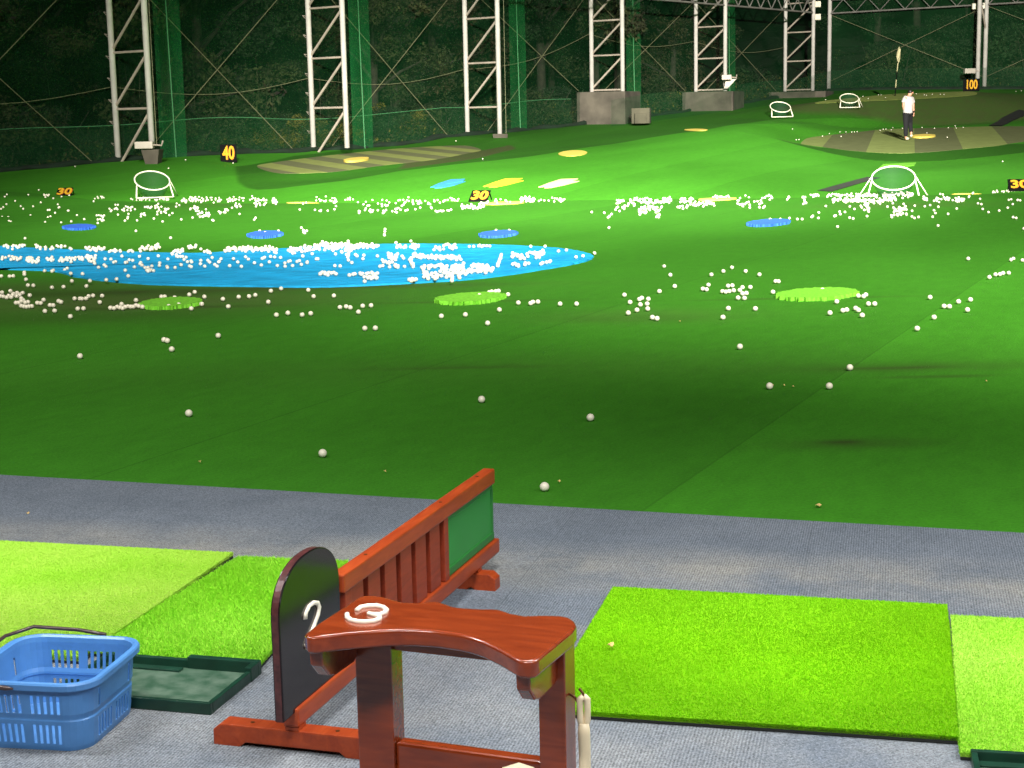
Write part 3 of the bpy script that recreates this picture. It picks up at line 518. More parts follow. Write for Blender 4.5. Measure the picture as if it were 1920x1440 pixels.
# horizontal lattice beams at about six metres
def beam(p, q, z0, z1, step, label):
    p = Vector((p[0], p[1], 0)); q = Vector((q[0], q[1], 0)); t = thing('lattice_beam', (p.x, p.y, z0), label, 'beam', 'horizontal lattice beams'); L = (q-p).length
    for z in (z0, z1):
        b = MB(); b.tube([p+Vector((0, 0, z)), q+Vector((0, 0, z))], .04, 6); b.build('chord', MT['beam'], t)
    n = int(L/step); pts = [p.lerp(q, i/n)+Vector((0, 0, z0 if i % 2 == 0 else z1)) for i in range(n+1)]
    b = MB(); b.tube(pts, .028, 5); b.build('web_lattice', MT['beam'], t)
inn = [TR[k]+un*1.45 for k in range(6)]
beam(inn[2]+du*.15, inn[3]-du*.1, 6.05, 6.62, .5, 'lattice beam joining the third and fourth masts')
beam(inn[3]+du*.1, inn[4]-du*.1, 6.05, 6.62, .5, 'lattice beam joining the fourth and fifth masts')
beam(inn[4]+du*.1, inn[5]-du*.1, 6.05, 6.62, .5, 'lattice beam joining the fifth and corner masts')
for k in (0, 1): beam(CR+db*(8*k+.12)-du*.1, CR+db*(8*(k+1)-.12)-du*.1, 6.25, 6.90, .62, ['lattice beam over the far green from corner post to the back mast', 'lattice beam running right from the back mast'][k])
for k, (px, py, Y) in enumerate(((1531, 8, 77.), (1531, 32, 77.), (1829, 12, 76.9), (1845, 11, 76.9))):
    a = atD(px, py, Y); b = MB(); b.box((a.x-.16, a.y-.05, a.z-.14), (.34, -.1, 0), (0, .12, 0), (0, 0, .28)); tag(b.build('joint_plate', MT['pvc'], bevel=.03), 'white joint plate where a beam meets the '+['corner mast, upper', 'corner mast, lower', 'back mast, left side', 'back mast, right side'][k], 'plate', 'white joint plates')
# bracing wires and ropes
def wire(pts, r, m, label, cat='cable', group=None, name='brace_wire'):
    b = MB(); b.tube(pts, r, 4); return tag(b.build(name, m), label, cat, group)
bn = ['left of the first mast', 'between the first and second masts', 'between the second and third masts', 'between the third and fourth masts', 'between the fourth and fifth masts', 'between the fifth and corner masts']
for k in range(6):
    a = (TR[k-1] if k else A0-du*8)-un*.02; c = TR[k]-un*.02
    za = [.5, .65, .75, .8, 2.5, 2.5][k]; zc = [.6, .7, .8, 2.5, 2.5, 2.5][k]; zt = 6.25
    for up in (1, 0):
        s, e3 = (za, zt) if up else (zt, zc)
        wire([(a[0]+du[0]*.9, a[1]+du[1]*.9, s if up else s-.6), (c[0]-.1, c[1], e3)] if up else [(a[0], a[1], s), (c[0]-du[0]*.9, c[1]-du[1]*.9, e3-.02)], .012, MT['rope'], 'thin bracing wire '+('rising' if up else 'falling')+' to the right '+bn[k], group='diagonal bracing wires')
for k in range(2):
    a = CR+db*8*k; c = CR+db*8*(k+1)
    for up in (1, 0): wire([(a[0], a[1], 2.9 if up else 6.2), (c[0], c[1], 6.2 if up else 2.9)], .014, MT['rope'], 'bracing wire of the back net '+('rising' if up else 'falling')+' to the right, '+['behind the flag', 'right of the back mast'][k], group='diagonal bracing wires')
zr_ = [2.4, 2.62, 2.9, 3.25, 4.7, 4.6, 4.5]
for k in range(6):
    a = (TR[k-1] if k else A0-du*8)-un*.1; c = TR[k]-un*.1
    pts = [(a[0]+(c[0]-a[0])*t, a[1]+(c[1]-a[1])*t, zr_[k]+(zr_[k+1]-zr_[k])*t-.35*math.sin(math.pi*t)) for t in np.linspace(0, 1, 9)]
    wire(pts, .010, MT['rope'], 'sagging horizontal rope on the side net '+bn[k], 'rope', 'sagging ropes', 'sag_rope')
for (x0, x1, y1, Y, m, lab) in ((276, 294, 272, 44.4, 'rope', 'vertical rope hanging just right of the first mast'), (943, 949, 250, 57.0, 'rope', 'vertical rope hanging just right of the third mast')):
    lo = atD(x1, y1, Y); up = Vector((lo.x, lo.y, ztop)); wire([lo, up], .011, MT[m], lab, 'rope', name='pull_rope')

# ------------------------------------------------------------------ nets
def gz(P, hl=False): return float(G(np.array([P[0]]), np.array([P[1]]), hl)[0])
t = thing('side_net', (A0[0], A0[1], .5), 'fine green net hung along the left side of the range behind the masts', 'net')
n0 = A0-un*.22
def netpanel(p, q, n, zlo, zhi, m, name, par, jig=.0, zt=None):
    vs = []; fs = []; R = 10
    for i in range(n+1):
        P = p+(q-p)*i/n; g0 = gz(P)-.05 if zlo is None else zlo
        for j in range(R+1):
            z = g0+((zhi(P) if callable(zhi) else zhi)-g0)*j/R; w = jig*math.sin(i*1.7)*math.sin(j*.9)
            vs.append((P[0]+un[0]*w, P[1]+un[1]*w, z))
    for i in range(n):
        for j in range(R): fs.append((i*(R+1)+j, (i+1)*(R+1)+j, (i+1)*(R+1)+j+1, i*(R+1)+j+1))
    b = MB(); b.add(vs, fs); return b.build(name, m, par, smooth=True)
netpanel(n0-du*30, n0+du*(SC+.3), 60, None, ztop, MT['net'], 'mesh', t, .05)
for s, w_ in ((-6.3, 1.0), (2.0, 1.0), (10.2, 1.0), (18.9, 1.0), (26.9, 1.1), (34.9, 1.1)):
    nb_ = A0+un*.06
    o = netpanel(nb_+du*(s-w_/2), nb_+du*(s+w_/2), 4, None, ztop, MT['netband'], 'overlap_band', t, .03)
    P = nb_+du*(s+.05)+un*.03; b = MB(); b.tube([(P[0], P[1], gz(P)), (P[0]-.05, P[1], 4), (P[0]-.12, P[1], ztop)], .018, 5); b.build('seam_rope', MT['greenrope'], t)
t = thing('back_net', (CR[0], CR[1], zbk), 'green net closing the far end of the range behind the flag', 'net')
netpanel(CR+du*.2, CR+du*.2+db*45, 50, None, ztop, MT['netback'], 'mesh', t, .05)
t = thing('net_skirt', (A0[0], A0[1], .5), 'low second strip of green net along the foot of the side net', 'net')
q0 = A0-un*.05
def skh(P): return gz(P)+1.05+.05*math.sin(P[0]*1.3)
netpanel(q0-du*30, q0+du*22.5, 60, None, skh, MT['skirt'], 'mesh', t, .04); netpanel(A0+un*1.75+du*22.6, A0+un*1.75+du*SC, 30, None, skh, MT['skirt'], 'mesh', t, .04)
b = MB(); b.tube([(P[0], P[1], skh(P)) for P in [q0+du*s for s in np.linspace(-30, 22.5, 80)]], .012, 4); b.build('top_cord', MT['greenrope'], t)
b = MB(); hp = [q0+un*(.05+.06*math.sin(s*2.1))+du*s for s in np.linspace(-30, SC, 160)]; b.tube([(P[0], P[1], gz(P)+.03+.03*math.sin(i*1.9)) for i, P in enumerate(hp)], [.09+.03*math.sin(i*1.3) for i in range(160)], 6); b.build('bottom_hem', MT['hem'], t, smooth=True)
t = thing('back_skirt', (CR[0], CR[1], zbk), 'low strip of net along the foot of the back net', 'net'); netpanel(CR-du*.1, CR-du*.1+db*40, 40, None, lambda P: gz(P)+1.0, MT['skirt'], 'mesh', t, .04)
b = MB(); b.tube([(P[0], P[1], gz(P)+.03) for P in [CR-du*.1+db*s for s in np.linspace(0, 40, 80)]], .10, 6); b.build('bottom_hem', MT['hem'], t)

# ------------------------------------------------------------------ wood: trees, shrubs, undergrowth
def leaves(n, cen, rad, size, squash=1.0, shell=.35):
    d = rng.normal(size=(n, 3)); d /= np.linalg.norm(d, axis=1)[:, None]; r = (shell+(1-shell)*rng.random(n))**.6
    P = cen+d*r[:, None]*rad; a = rng.normal(size=(n, 3)); a /= np.linalg.norm(a, axis=1)[:, None]; b_ = np.cross(a, rng.normal(size=(n, 3))); b_ /= np.linalg.norm(b_, axis=1)[:, None]
    s = size*(.6+.8*rng.random(n))[:, None]
    V = np.stack([P-a*s, P-b_*s*.45, P+a*s, P+b_*s*.45], 1).reshape(-1, 3); return V
def crown_mesh(name, blobs, m, size, dens):
    Vs = [leaves(int(dens*r[0]*r[1]), np.array(c), np.array(r), size) for c, r in blobs]; V = np.concatenate(Vs); return npmesh(name, V, np.arange(len(V)).reshape(-1, 4), m)
protos = []
for v in range(5):
    t = thing('tree', (0, 0, 0), '', 'tree', local=True)
    h = [9, 11, 8, 10, 7][v]; b = MB(); lean = random.uniform(-.5, .5)
    b.tube([(0, 0, -.5), (.1*lean, 0, 1.5), (.4*lean, .1, h*.5), (.7*lean, 0, h*.9)], [.22, .17, .12, .05], 8); o = b.build('trunk', MT['bark'], smooth=True); o.parent = t
    bl = []
    for k in range(22):
        a = random.uniform(0, 6.28); rr = random.uniform(.6, 3.4); z = random.uniform([.8, 2.2, 1.0, 2.8, .4][v], h); bl.append(((rr*math.cos(a), rr*math.sin(a), z), (random.uniform(.6, 1.4), random.uniform(.6, 1.4), random.uniform(.35, .8))))
        if k % 3 == 0:
            bb2 = MB(); bb2.tube([(.3*lean, 0, max(1.2, z*.6)), (rr*.5*math.cos(a), rr*.5*math.sin(a), z*.85), (rr*math.cos(a), rr*math.sin(a), z)], [.07, .05, .02], 5); o = bb2.build('branch', MT['bark']); o.parent = t
    o = obj('crown', crown_mesh('crown', bl, MT['leaf'][[0, 1, 2, 0, 1][v]], .075, 620)); o.parent = t
    protos.append(t)
spro = []
for v in range(3):
    t = thing('shrub', (0, 0, 0), '', 'shrub', local=True); bl = []
    for k in range(12): a = random.uniform(0, 6.28); rr = random.uniform(0, 1.3); bl.append(((rr*math.cos(a), rr*math.sin(a), random.uniform(.3, 1.3)), (random.uniform(.3, .6),)*2+(random.uniform(.2, .4),)))
    o = obj('foliage', crown_mesh('foliage', bl, MT['leaf'][[3, 0, 1][v]], .055, 1000)); o.parent = t
    b = MB(); [b.tube([(0, 0, -.3), (.4*math.cos(a), .4*math.sin(a), .6), (.9*math.cos(a), .9*math.sin(a), 1.3)], [.03, .02, .008], 4) for a in (0, 1.3, 2.5, 3.9, 5.1)]; o = b.build('stem', MT['bark']); o.parent = t
    spro.append(t)
def place(pro, used, P, rz, s, label, group):
    o = pro if id(pro) not in used else copy_tree(pro); used.add(id(pro)); o.location = P; o.rotation_euler = (0, 0, rz); o.scale = (s, s, s*random.uniform(.9, 1.1)); o['label'] = label; o['group'] = group; return o
used = set(); kinds = ['dense dark green', 'tall olive', 'brownish', 'tall dark green', 'low olive']
secs = [(-24, -2, 'left of the first mast'), (-2, 6, 'between the first two masts'), (6, 14, 'between the second and third masts'), (14, 22, 'between the third and fourth masts'), (22, 30, 'between the fourth and fifth masts'), (30, 40, 'between the fifth and corner masts')]
for s0, s1_, nm in secs:
    for row, off in (('in front', 4.0), ('farther up the slope', 9.0), ('high on the slope', 15.0)):
        n = 3 if s1_-s0 < 12 else 5
        for i in range(n):
            s = s0+(s1_-s0)*(i+.5+random.uniform(-.3, .3))/n; o = off+random.uniform(-1.2, 1.5); P = A0+du*s-un*o; v = random.choice([0, 1, 2, 3, 4])
            if row == 'in front' and i == 1 and nm in ('between the first two masts', 'between the second and third masts'): continue
            place(protos[v], used, (P[0], P[1], gz(P, True)-.1), random.uniform(0, 6.28), random.uniform(.8, 1.25), '%s tree %s, %s' % (kinds[v], {'in front': 'just behind the net', 'farther up the slope': 'halfway up the slope', 'high on the slope': 'high on the slope'}[row], nm), 'trees %s %s' % (row, nm))
for i in range(16):
    s = -3+i*2.6; o = random.uniform(6, 16); P = CR+db*s+du*o; v = random.choice([0, 1, 3, 4]); place(protos[v], used, (P[0], P[1], gz(P, True)-.1), random.uniform(0, 6.28), random.uniform(.8, 1.3), '%s tree in the dark behind the back net' % kinds[v], 'trees behind the back net')
useds = set()
for px, py, off, v, s in ((520, 215, 2.2, 0, .75), (560, 218, 2.4, 0, .8), (610, 215, 2.0, 0, .7), (660, 212, 2.4, 0, .8), (735, 215, 1.8, 1, .9), (780, 215, 2.4, 0, .75), (830, 210, 2.0, 2, 1.0), (440, 225, 2.5, 2, 1.1), (380, 235, 2.2, 2, 1.1), (120, 240, 2.3, 1, 1.2), (30, 250, 2.2, 1, 1.1), (1000, 210, 2.2, 2, 1.2), (1040, 190, 2.5, 1, 1.2), (1250, 170, 3, 2, 1.2), (1400, 160, 3, 1, 1.2), (700, 215, 2.6, 0, .8), (330, 240, 2.6, 2, 1.0), (850, 225, 2.2, 1, 1.0), (480, 222, 2.8, 0, .7)):
    b_ = (px-960)/F; den = (du[0]-b_*du[1]); A1 = A0-un*off; s_ = (b_*A1[1]-A1[0])/den; P = A1+du*s_
    place(spro[v], useds, (P[0], P[1], gz(P, True)), random.uniform(0, 6.28), s, '%s shrub just outside the side net' % ['yellowish', 'dark glossy', 'olive'][v], 'shrubs outside the side net, '+['yellow', 'dark', 'olive'][v])
for i in range(11):
    P = CR+db*(1+i*1.6)+du*random.uniform(2.5, 4.5); place(spro[2 if i % 3 else 1], useds, (P[0], P[1], gz(P, True)+.2), random.uniform(0, 6), random.uniform(1.5, 2.2), 'rounded bush in the dark behind the back net', 'bushes behind the back net')
# undergrowth: uncountable weeds and leaf litter on the slope
n = 110000; s = rng.uniform(-26, 46, n); o = rng.random(n)**1.5*16+.4; Px = A0[0]+du[0]*s-un[0]*o; Py = A0[1]+du[1]*s-un[1]*o
s2_ = rng.uniform(-5, 30, n//3); o2 = rng.random(n//3)*12+.4; Px = np.concatenate([Px, CR[0]+db[0]*s2_+du[0]*o2]); Py = np.concatenate([Py, CR[1]+db[1]*s2_+du[1]*o2]); n = len(Px)
Pz = G(Px, Py)+rng.random(n)**2*1.1*(.6+.5*np.sin(Px*1.1)*np.sin(Py*.9)); P3 = np.stack([Px, Py, Pz], 1); a = rng.normal(size=(n, 3)); a /= np.linalg.norm(a, axis=1)[:, None]; b_ = np.cross(a, rng.normal(size=(n, 3))); b_ /= np.linalg.norm(b_, axis=1)[:, None]; sz = .06*(.5+rng.random(n))[:, None]
V = np.stack([P3-a*sz, P3-b_*sz*.4, P3+a*sz, P3+b_*sz*.4], 1).reshape(-1, 3); me = npmesh('undergrowth', V, np.arange(len(V)).reshape(-1, 4), [MT['leaf'][1], MT['leaf'][0], MT['leaf'][2], MT['leaf'][3]])
me.polygons.foreach_set('material_index', rng.choice([0, 1, 2, 3], n, p=[.4, .3, .24, .06]).astype(np.int32)); tag(obj('undergrowth', me), 'weeds and low leaves covering the dark slope', 'undergrowth', kind='stuff')
# thin bare saplings between first two masts
for i in range(34):
    s = random.uniform(2, 9) if i < 22 else random.uniform(10, 16); P = A0+du*s-un*random.uniform(2.6, 6); g0 = gz(P, True); h = random.uniform(2, 3.4); b = MB(); lx = random.uniform(-.25, .25)
    b.tube([(P[0], P[1], g0-.1), (P[0]+lx*.4, P[1], g0+h*.5), (P[0]+lx, P[1], g0+h)], [.016, .012, .005], 4); tag(b.build('sapling', mat('pale_stem', (.07, .065, .035), .8) if i == 0 else bpy.data.materials['pale_stem']), 'thin bare sapling stem in the brush '+('between the first two masts' if i < 22 else 'between the second and third masts'), 'sapling', 'thin saplings '+('one' if i < 22 else 'two'))

# ------------------------------------------------------------------ number signs
def text_mesh(s, size, sx=1.0, ext=.004, off=0.0, shear=0.0):
    cu = bpy.data.curves.new('t', 'FONT'); cu.body = s; cu.size = size; cu.extrude = ext; cu.offset = off; cu.align_x = 'CENTER'; cu.align_y = 'CENTER'; cu.shear = shear; cu.space_character = 1.0; cu.resolution_u = 3
    o = bpy.data.objects.new('t', cu); C.objects.link(o); bpy.context.view_layer.update(); dg = bpy.context.evaluated_depsgraph_get()
    me = bpy.data.meshes.new_from_object(o.evaluated_get(dg)); bpy.data.objects.remove(o)
    for v in me.vertices: v.co.x *= sx
    return me
def sign(px, py, w, h, txt, tilt, yaw, label, base=None, tsize=None, sx=.8, legs=True, z=None):
    P = base if base else (onz(px, py, z) if z is not None else hit(px, py)); t = thing('distance_sign', tuple(P), label, 'sign', 'black distance signs with yellow figures', local=True, rz=yaw)
    Rx = Matrix.Rotation(math.radians(90-tilt), 4, 'X')
    b = MB(); b.box((-w/2, 0, 0), (w, 0, 0), (0, h, 0), (0, 0, -.025)); o = b.build('board', MT['black'], bevel=.006); o.parent = t; o.matrix_local = Rx
    me = text_mesh(txt, tsize or h*.98, sx, .003, .012); me.materials.append(MT['yellow']); o = obj('figures', me); o.parent = t; o.matrix_local = Rx @ Matrix.Translation((0, h*.5, .005))
    me = text_mesh(txt, tsize or h*.98, sx, .001, .016); me.materials.append(MT['orange']); o = obj('figure_shadow', me); o.parent = t; o.matrix_local = Rx @ Matrix.Translation((.012, h*.49, .003))
    top = Rx @ Vector((0, h*.96, -.03))
    for s_ in (-1, 1):
        b = MB(); b.tube([(s_*w*.42, top.y, top.z), (s_*w*.42, top.y+max(.22, h*.42 if tilt < 45 else .05), 0)], .014, 6); o = b.build('rear_strut', MT['black']); o.parent = t
    return t
sign(429, 304.5, .46, .52, '40', 12, math.radians(8), 'black sign with yellow figures 40, on the turf near the left green', tsize=.54, sx=.62)
sign(1820, 173, .70, .55, '100', 8, math.radians(-14), 'black sign with yellow figures 100, on the far mound at right', base=tuple(onplane(1821, 171, lambda x, y: pl_far(x, y)-.02)), tsize=.56, sx=.62)
sign(118, 367, .33, .46, '30', 70, math.radians(6), 'black leaning sign with yellow figures 30, leftmost, at the turf edge', tsize=.50, sx=.66)
sign(895, 377.8, .37, .50, '30', 67, math.radians(-10), 'black leaning sign with yellow figures 30, in the middle of the turf edge', tsize=.50, sx=.66, z=0)
sign(1912, 356.5, .42, .50, '30', 67, math.radians(-14), 'black leaning sign with yellow figures 30, cut by the right edge of the picture', tsize=.48, sx=.72, z=0)

# ------------------------------------------------------------------ target nets
def target(P, dia, hc, tilt, yaw, label, style='A', r=.017):
    t = thing('chipping_net', tuple(P), label, 'target net', 'ring target nets', local=True, rz=yaw); R = dia/2; Rm = Matrix.Rotation(math.radians(tilt), 3, 'X')
    ring = [Rm @ Vector((R*math.cos(a), R*math.sin(a), 0))+Vector((0, 0, hc)) for a in [2*math.pi*i/36 for i in range(36)]]
    b = MB(); b.tube(ring, r, 8, close=True); b.build('ring', MT['pvc'], smooth=True).parent = t
    lowz = .04
    def pipe(name, pts, rr=r):
        b = MB(); b.tube(pts, rr, 8); b.build(name, MT['pvc'], smooth=True).parent = t
    if style == 'A':
        pl_, pr_ = ring[19], ring[35]
        pipe('front_leg', [pl_, (-R*1.18, -R*.75, lowz)]); pipe('front_leg', [pr_, (R*1.18, -R*.75, lowz)])
        pipe('rear_strut', [ring[17]+Vector((0, 0, 0)), (-R*1.6, R*.2, lowz)], r*.7); pipe('rear_strut', [ring[1], (R*1.6, R*.2, lowz)], r*.7); pipe('base_bar', [(-R*1.18, -R*.75, lowz), (R*1.18, -R*.75, lowz)], r*.8)
    else:
        pipe('front_leg', [ring[20], (-R*1.1, -R*.9, lowz)]); pipe('front_leg', [ring[34], (R*1.02, -R*.9, lowz)]); pipe('base_bar', [(-R*1.1, -R*.9, lowz), (R*1.02, -R*.9, lowz)], r*.9); pipe('rear_strut', [ring[1], (R*1.6, R*.9, lowz)], r*.7)
    vs = []; fs = []; K = 6; 
    for j in range(K+1):
        q = j/K; s_ = 1-.42*q**1.3
        for i, p in enumerate(ring):
            zz = p.z*(1-q)+.05*q; vs.append((p.x*s_, p.y*s_, zz-(.06*math.sin(3.1*q)*(1+math.sin(i*.9))*.3)))
    n = 36
    for j in range(K):
        for i in range(n): fs.append((j*n+i, j*n+(i+1) % n, (j+1)*n+(i+1) % n, (j+1)*n+i))
    fs.append(tuple(K*n+i for i in range(n))); b = MB(); b.add(vs, fs); b.build('net_bag', MT['tnet'], smooth=True).parent = t
    return t
def gp(px, Y): b_ = ray(px, 350)[0]/ray(px, 350)[1]; x = b_*Y*1.0; return Vector((x, Y, gz((x, Y))))
target(gp(1675, 32.4), .86, .42, 31, math.radians(-13), 'white ring target net at the turf edge on the right', 'A')
target(gp(286, 35.6), .76, .40, 31, math.radians(22), 'white ring target net at the turf edge on the left', 'B')
target(hit(1463, 221), .80, .42, 30, math.radians(6), 'white ring target net on the ridge, the left of the two far ones', 'B', .021)
target(hit(1592, 203.5), .74, .40, 30, math.radians(-4), 'white ring target net by the far green, the right of the two far ones', 'B', .021)

# ------------------------------------------------------------------ flag
P = onplane(1678, 180, pl_far); t = thing('golf_flag', tuple(P), 'tall striped flagstick with drooping yellow flag on the far green', 'flag')
top = atD(1686, 88, P.y); b = MB(); pm = P.lerp(top, .0)
for k in range(6): b.tube([P.lerp(top, k/6), P.lerp(top, (k+1)/6)], .022, 7, mi=k % 2)
b.build('pole', [MT['black'], MT['flag']], t, smooth=True)
b = MB(); vs = []
for j in range(9):
    q = j/8; z = top.z-.03-q*.62; wd = [.10, .12, .15, .18, .19, .19, .14, .08, .02][j]
    for i in range(4): vs.append((top.x+.03-(1-i/3)*wd*.55+i/3*wd*.35-q*.06, top.y+.04*math.sin(i*2+j*.5), z-.06*(i/3)))
b.add(vs, [(j*4+i, j*4+i+1, (j+1)*4+i+1, (j+1)*4+i) for j in range(8) for i in range(3)]); o = b.build('pennant', MT['flag'], t, smooth=True); md = o.modifiers.new('s', 'SOLIDIFY'); md.thickness = .01

# ------------------------------------------------------------------ person
def skin(name, J, E, m, parent, lvl=2):
    me = bpy.data.meshes.new(name); me.from_pydata([Vector(j[:3]) for j in J], E, []); o = bpy.data.objects.new(name, me); C.objects.link(o)
    md = o.modifiers.new('skin', 'SKIN'); md.use_smooth_shade = True
    for i, j in enumerate(J): rr = j[3] if isinstance(j[3], tuple) else (j[3], j[3]); me.skin_vertices[0].data[i].radius = rr; me.skin_vertices[0].data[i].use_root = (i == 0)
    sb = o.modifiers.new('sub', 'SUBSURF'); sb.levels = lvl; sb.render_levels = lvl
    bpy.context.view_layer.update(); dg = bpy.context.evaluated_depsgraph_get(); m2 = bpy.data.meshes.new_from_object(o.evaluated_get(dg)); bpy.data.objects.remove(o)
    m2.materials.clear(); m2.materials.append(m); m2.name = name; m2.polygons.foreach_set('use_smooth', [True]*len(m2.polygons)); o = bpy.data.objects.new(name, m2); C.objects.link(o); o.parent = parent; return o
Pp = onplane(1701, 262, lambda x, y: pl_right(x, y)+.03); SP = 1.0
# local frame: x right in the picture, y away from the camera; he faces right and away, head bowed
per = thing('person', tuple(Pp), 'man in white polo shirt and black trousers standing on the striped green, head bowed', 'person', local=True)
J = [(0, 0, .95, .13), (.0, .02, 1.10, .125), (.01, .04, 1.28, .14), (.03, .07, 1.42, .10), (.05, .085, 1.46, .055), (.085, .11, 1.51, .075), (.115, .13, 1.57, .088), (.115, .13, 1.62, .075),
     (-.13, -.03, 1.40, .06), (-.17, -.04, 1.14, .045), (-.10, .04, .92, .032), (-.07, .06, .86, .03),
     (.17, .10, 1.39, .06), (.20, .08, 1.14, .045), (.225, .10, .90, .032), (.23, .11, .84, .028),
     (-.07, -.03, .90, .085), (-.07, -.05, .50, .06), (-.06, -.03, .10, .042), (-.05, -.03, .04, .04), (.04, .04, .04, .035),
     (.09, .06, .90, .085), (.15, .24, .56, .06), (.155, .10, .24, .042), (.155, .09, .18, .04), (.17, .17, .10, .035)]
E = [(0, 1), (1, 2), (2, 3), (3, 4), (4, 5), (5, 6), (6, 7), (2, 8), (8, 9), (9, 10), (10, 11), (2, 12), (12, 13), (13, 14), (14, 15), (0, 16), (16, 17), (17, 18), (18, 19), (19, 20), (0, 21), (21, 22), (22, 23), (23, 24), (24, 25)]
body = skin('body', J, E, MT['skin'], per)
# hand fingers joined to the right-hand palm
b = MB()
for hx, hy in ((.23, .11), (-.07, .06)):
    for k in range(4): b.tube([(hx-.02+.013*k, hy+.01*k, .85), (hx-.022+.014*k, hy+.012+.01*k, .80), (hx-.03+.014*k, hy+.018+.01*k, .765+.006*abs(k-1.5))], [.009, .009, .006], 6)
    b.tube([(hx-.03, hy+.01, .87), (hx-.045, hy+.025, .82)], [.011, .008], 6)
b.build('fingers', MT['skin'], smooth=True).parent = per
skin('shirt', [(0, 0, .84, (.178, .155)), (0, 0, .95, (.175, .150)), (0, .01, 1.05, (.168, .145)), (.01, .04, 1.26, (.185, .15)), (.03, .07, 1.41, (.13, .11)), (.045, .082, 1.455, .07), (-.14, -.03, 1.385, .08), (-.17, -.04, 1.22, .078), (.17, .10, 1.37, .08), (.195, .09, 1.20, .075)], [(0, 1), (1, 2), (2, 3), (3, 4), (4, 5), (3, 6), (6, 7), (3, 8), (8, 9)], MT['shirt'], per)
skin('trousers', [(0, 0, 1.02, (.165, .14)), (-.075, -.03, .84, .115), (-.07, -.05, .50, .085), (-.06, -.03, .09, .07), (.09, .06, .84, .115), (.15, .24, .56, .083), (.155, .10, .22, .066)], [(0, 1), (1, 2), (2, 3), (0, 4), (4, 5), (5, 6)], MT['pants'], per)
for nm, a, c in (('shoe', (-.06, -.05, .045), (.07, .07, .035)), ('shoe', (.155, .07, .17), (.175, .19, .085))):
    skin(nm, [(*a, .055), (*c, .042)], [(0, 1)], MT['shoe'], per)
skin('hair', [(.065, .085, 1.53, .070), (.092, .108, 1.60, .094), (.112, .125, 1.655, .080)], [(0, 1), (1, 2)], MT['hair'], per)
b = MB()
for s_ in (-1, 1):
    e0 = Vector((.115, .13, 1.565))+Vector((.75, -.65, 0))*.085*s_; b.tube([e0+Vector((0, 0, .03)), e0, e0-Vector((0, 0, .025))], [.012, .016, .010], 6)
nz = Vector((.175, .20, 1.55)); b.tube([nz+Vector((0, 0, .02)), nz+Vector((.018, .02, -.015))], [.008, .013], 6); b.build('ears_and_nose', MT['skin'], smooth=True).parent = per
b = MB(); 
for s_ in (-1, 1): e0 = Vector((.172, .188, 1.58))+Vector((.75, -.65, 0))*.03*s_; b.tube([e0-Vector((.008, .008, 0)), e0+Vector((.004, .004, 0))], .009, 6)
b.tube([(.18, .17, 1.515), (.185, .19, 1.512), (.165, .20, 1.515)], .006, 5); b.build('eyes_and_mouth', MT['hair'], smooth=True).parent = per

# ------------------------------------------------------------------ golf balls
Z5 = [(183,685),(183,699),(195,737),(210,780),(250,782),(390,797),(477,792),(540,762),(648,787),(675,760),(798,753),(875,748),(10,712),(72,713),(100,711),(335,672),(390,675),(400,668),(485,665),(505,665),(532,705),(620,707),(740,657),(940,681),(962,724),(15,835),(78,823),(100,845),(128,838),(150,850),(170,838),(5,862),(25,865),(50,872),(65,860),(85,870),(95,855),(125,862),(145,855),(160,880),(223,856),(120,912),(140,912),(160,900),(175,895),(190,910),(210,907),(160,935),(180,940),(200,942),(217,940),(238,938),(280,913),(305,915),(327,890),(375,930),(400,932),(440,900),(457,907),(337,975),(410,972),(528,1015),(583,957),(626,955),(560,880),(600,881),(614,882),(646,880),(665,863),(698,859),(766,860),(748,908),(828,950),(855,953),(880,943),(900,948),(920,953),(940,943),(960,940),(980,942),(1000,942),(1020,932),(1040,937),(912,922),(1020,893),(1068,944),(1210,866),(1235,866),(1310,873),(1265,938),(1342,926),(1420,851),(1460,832),(1533,867),(1513,921),(1435,955),(1672,884),(1712,940),(1790,868),(1868,864),(1915,854),(1230,1190),(1255,1196),(1288,1260),(1637,1158),(600,1312)]
Z6 = [(112,823),(188,805),(392,816),(432,864),(584,859),(92,906),(153,1003),(239,989),(346,1002),(410,992),(630,946),(676,941),(707,948),(768,981),(800,936),(863,932),(816,1104),(895,1102),(815,765),(1390,1012),(1570,1001),(1825,964),(1737,1065),(1675,856),(1748,834),(1768,828),(1798,826),(1819,823),(1890,850)]
Z7 = [(47,912),(139,916),(156,907),(194,905),(360,920),(484,920),(843,853),(885,908),(955,886),(973,877),(1022,884),(962,926),(1013,920),(937,966),(1017,957),(872,988),(1053,1022),(1087,1030),(1105,826),(1220,788),(1187,703),(1141,637),(1495,701),(1585,675),(1649,646),(1752,674),(1855,700),(1473,778),(1431,808),(1459,812),(1620,786),(1652,783),(1578,827),(1602,830),(1628,826),(1662,820),(1708,818),(1728,797),(1787,795),(1728,843),(1757,840),(1695,875),(1743,877),(1622,954),(1825,956),(1582,1021),(1709,1241),(727,348),(618,538)]
Z8 = [(57,751),(78,752),(37,831),(408,815),(515,903),(464,988),(561,970),(590,965),(657,954),(677,967),(706,1006),(677,860),(716,864),(733,852),(753,920),(800,920),(1118,1105),(614,1397),(1245,1021),(1215,871),(1320,938),(1360,940),(1428,903),(1518,888),(1495,965),(1501,580),(1822,589),(1840,580),(1908,592),(1660,720),(1705,700),(1738,698),(1762,690),(1805,688),(1275,333),(521,340),(1600,172),(1610,208),(1838,270),(1860,275),(1350,245),(1415,205),(1918,355)]
B = [(x/4, 340+y/4) for x, y in Z5]+[(480+x/4, 340+y/4) for x, y in Z6]+[(960+x/4, 340+y/4) for x, y in Z7]+[(1440+x/4, 340+y/4) for x, y in Z8]
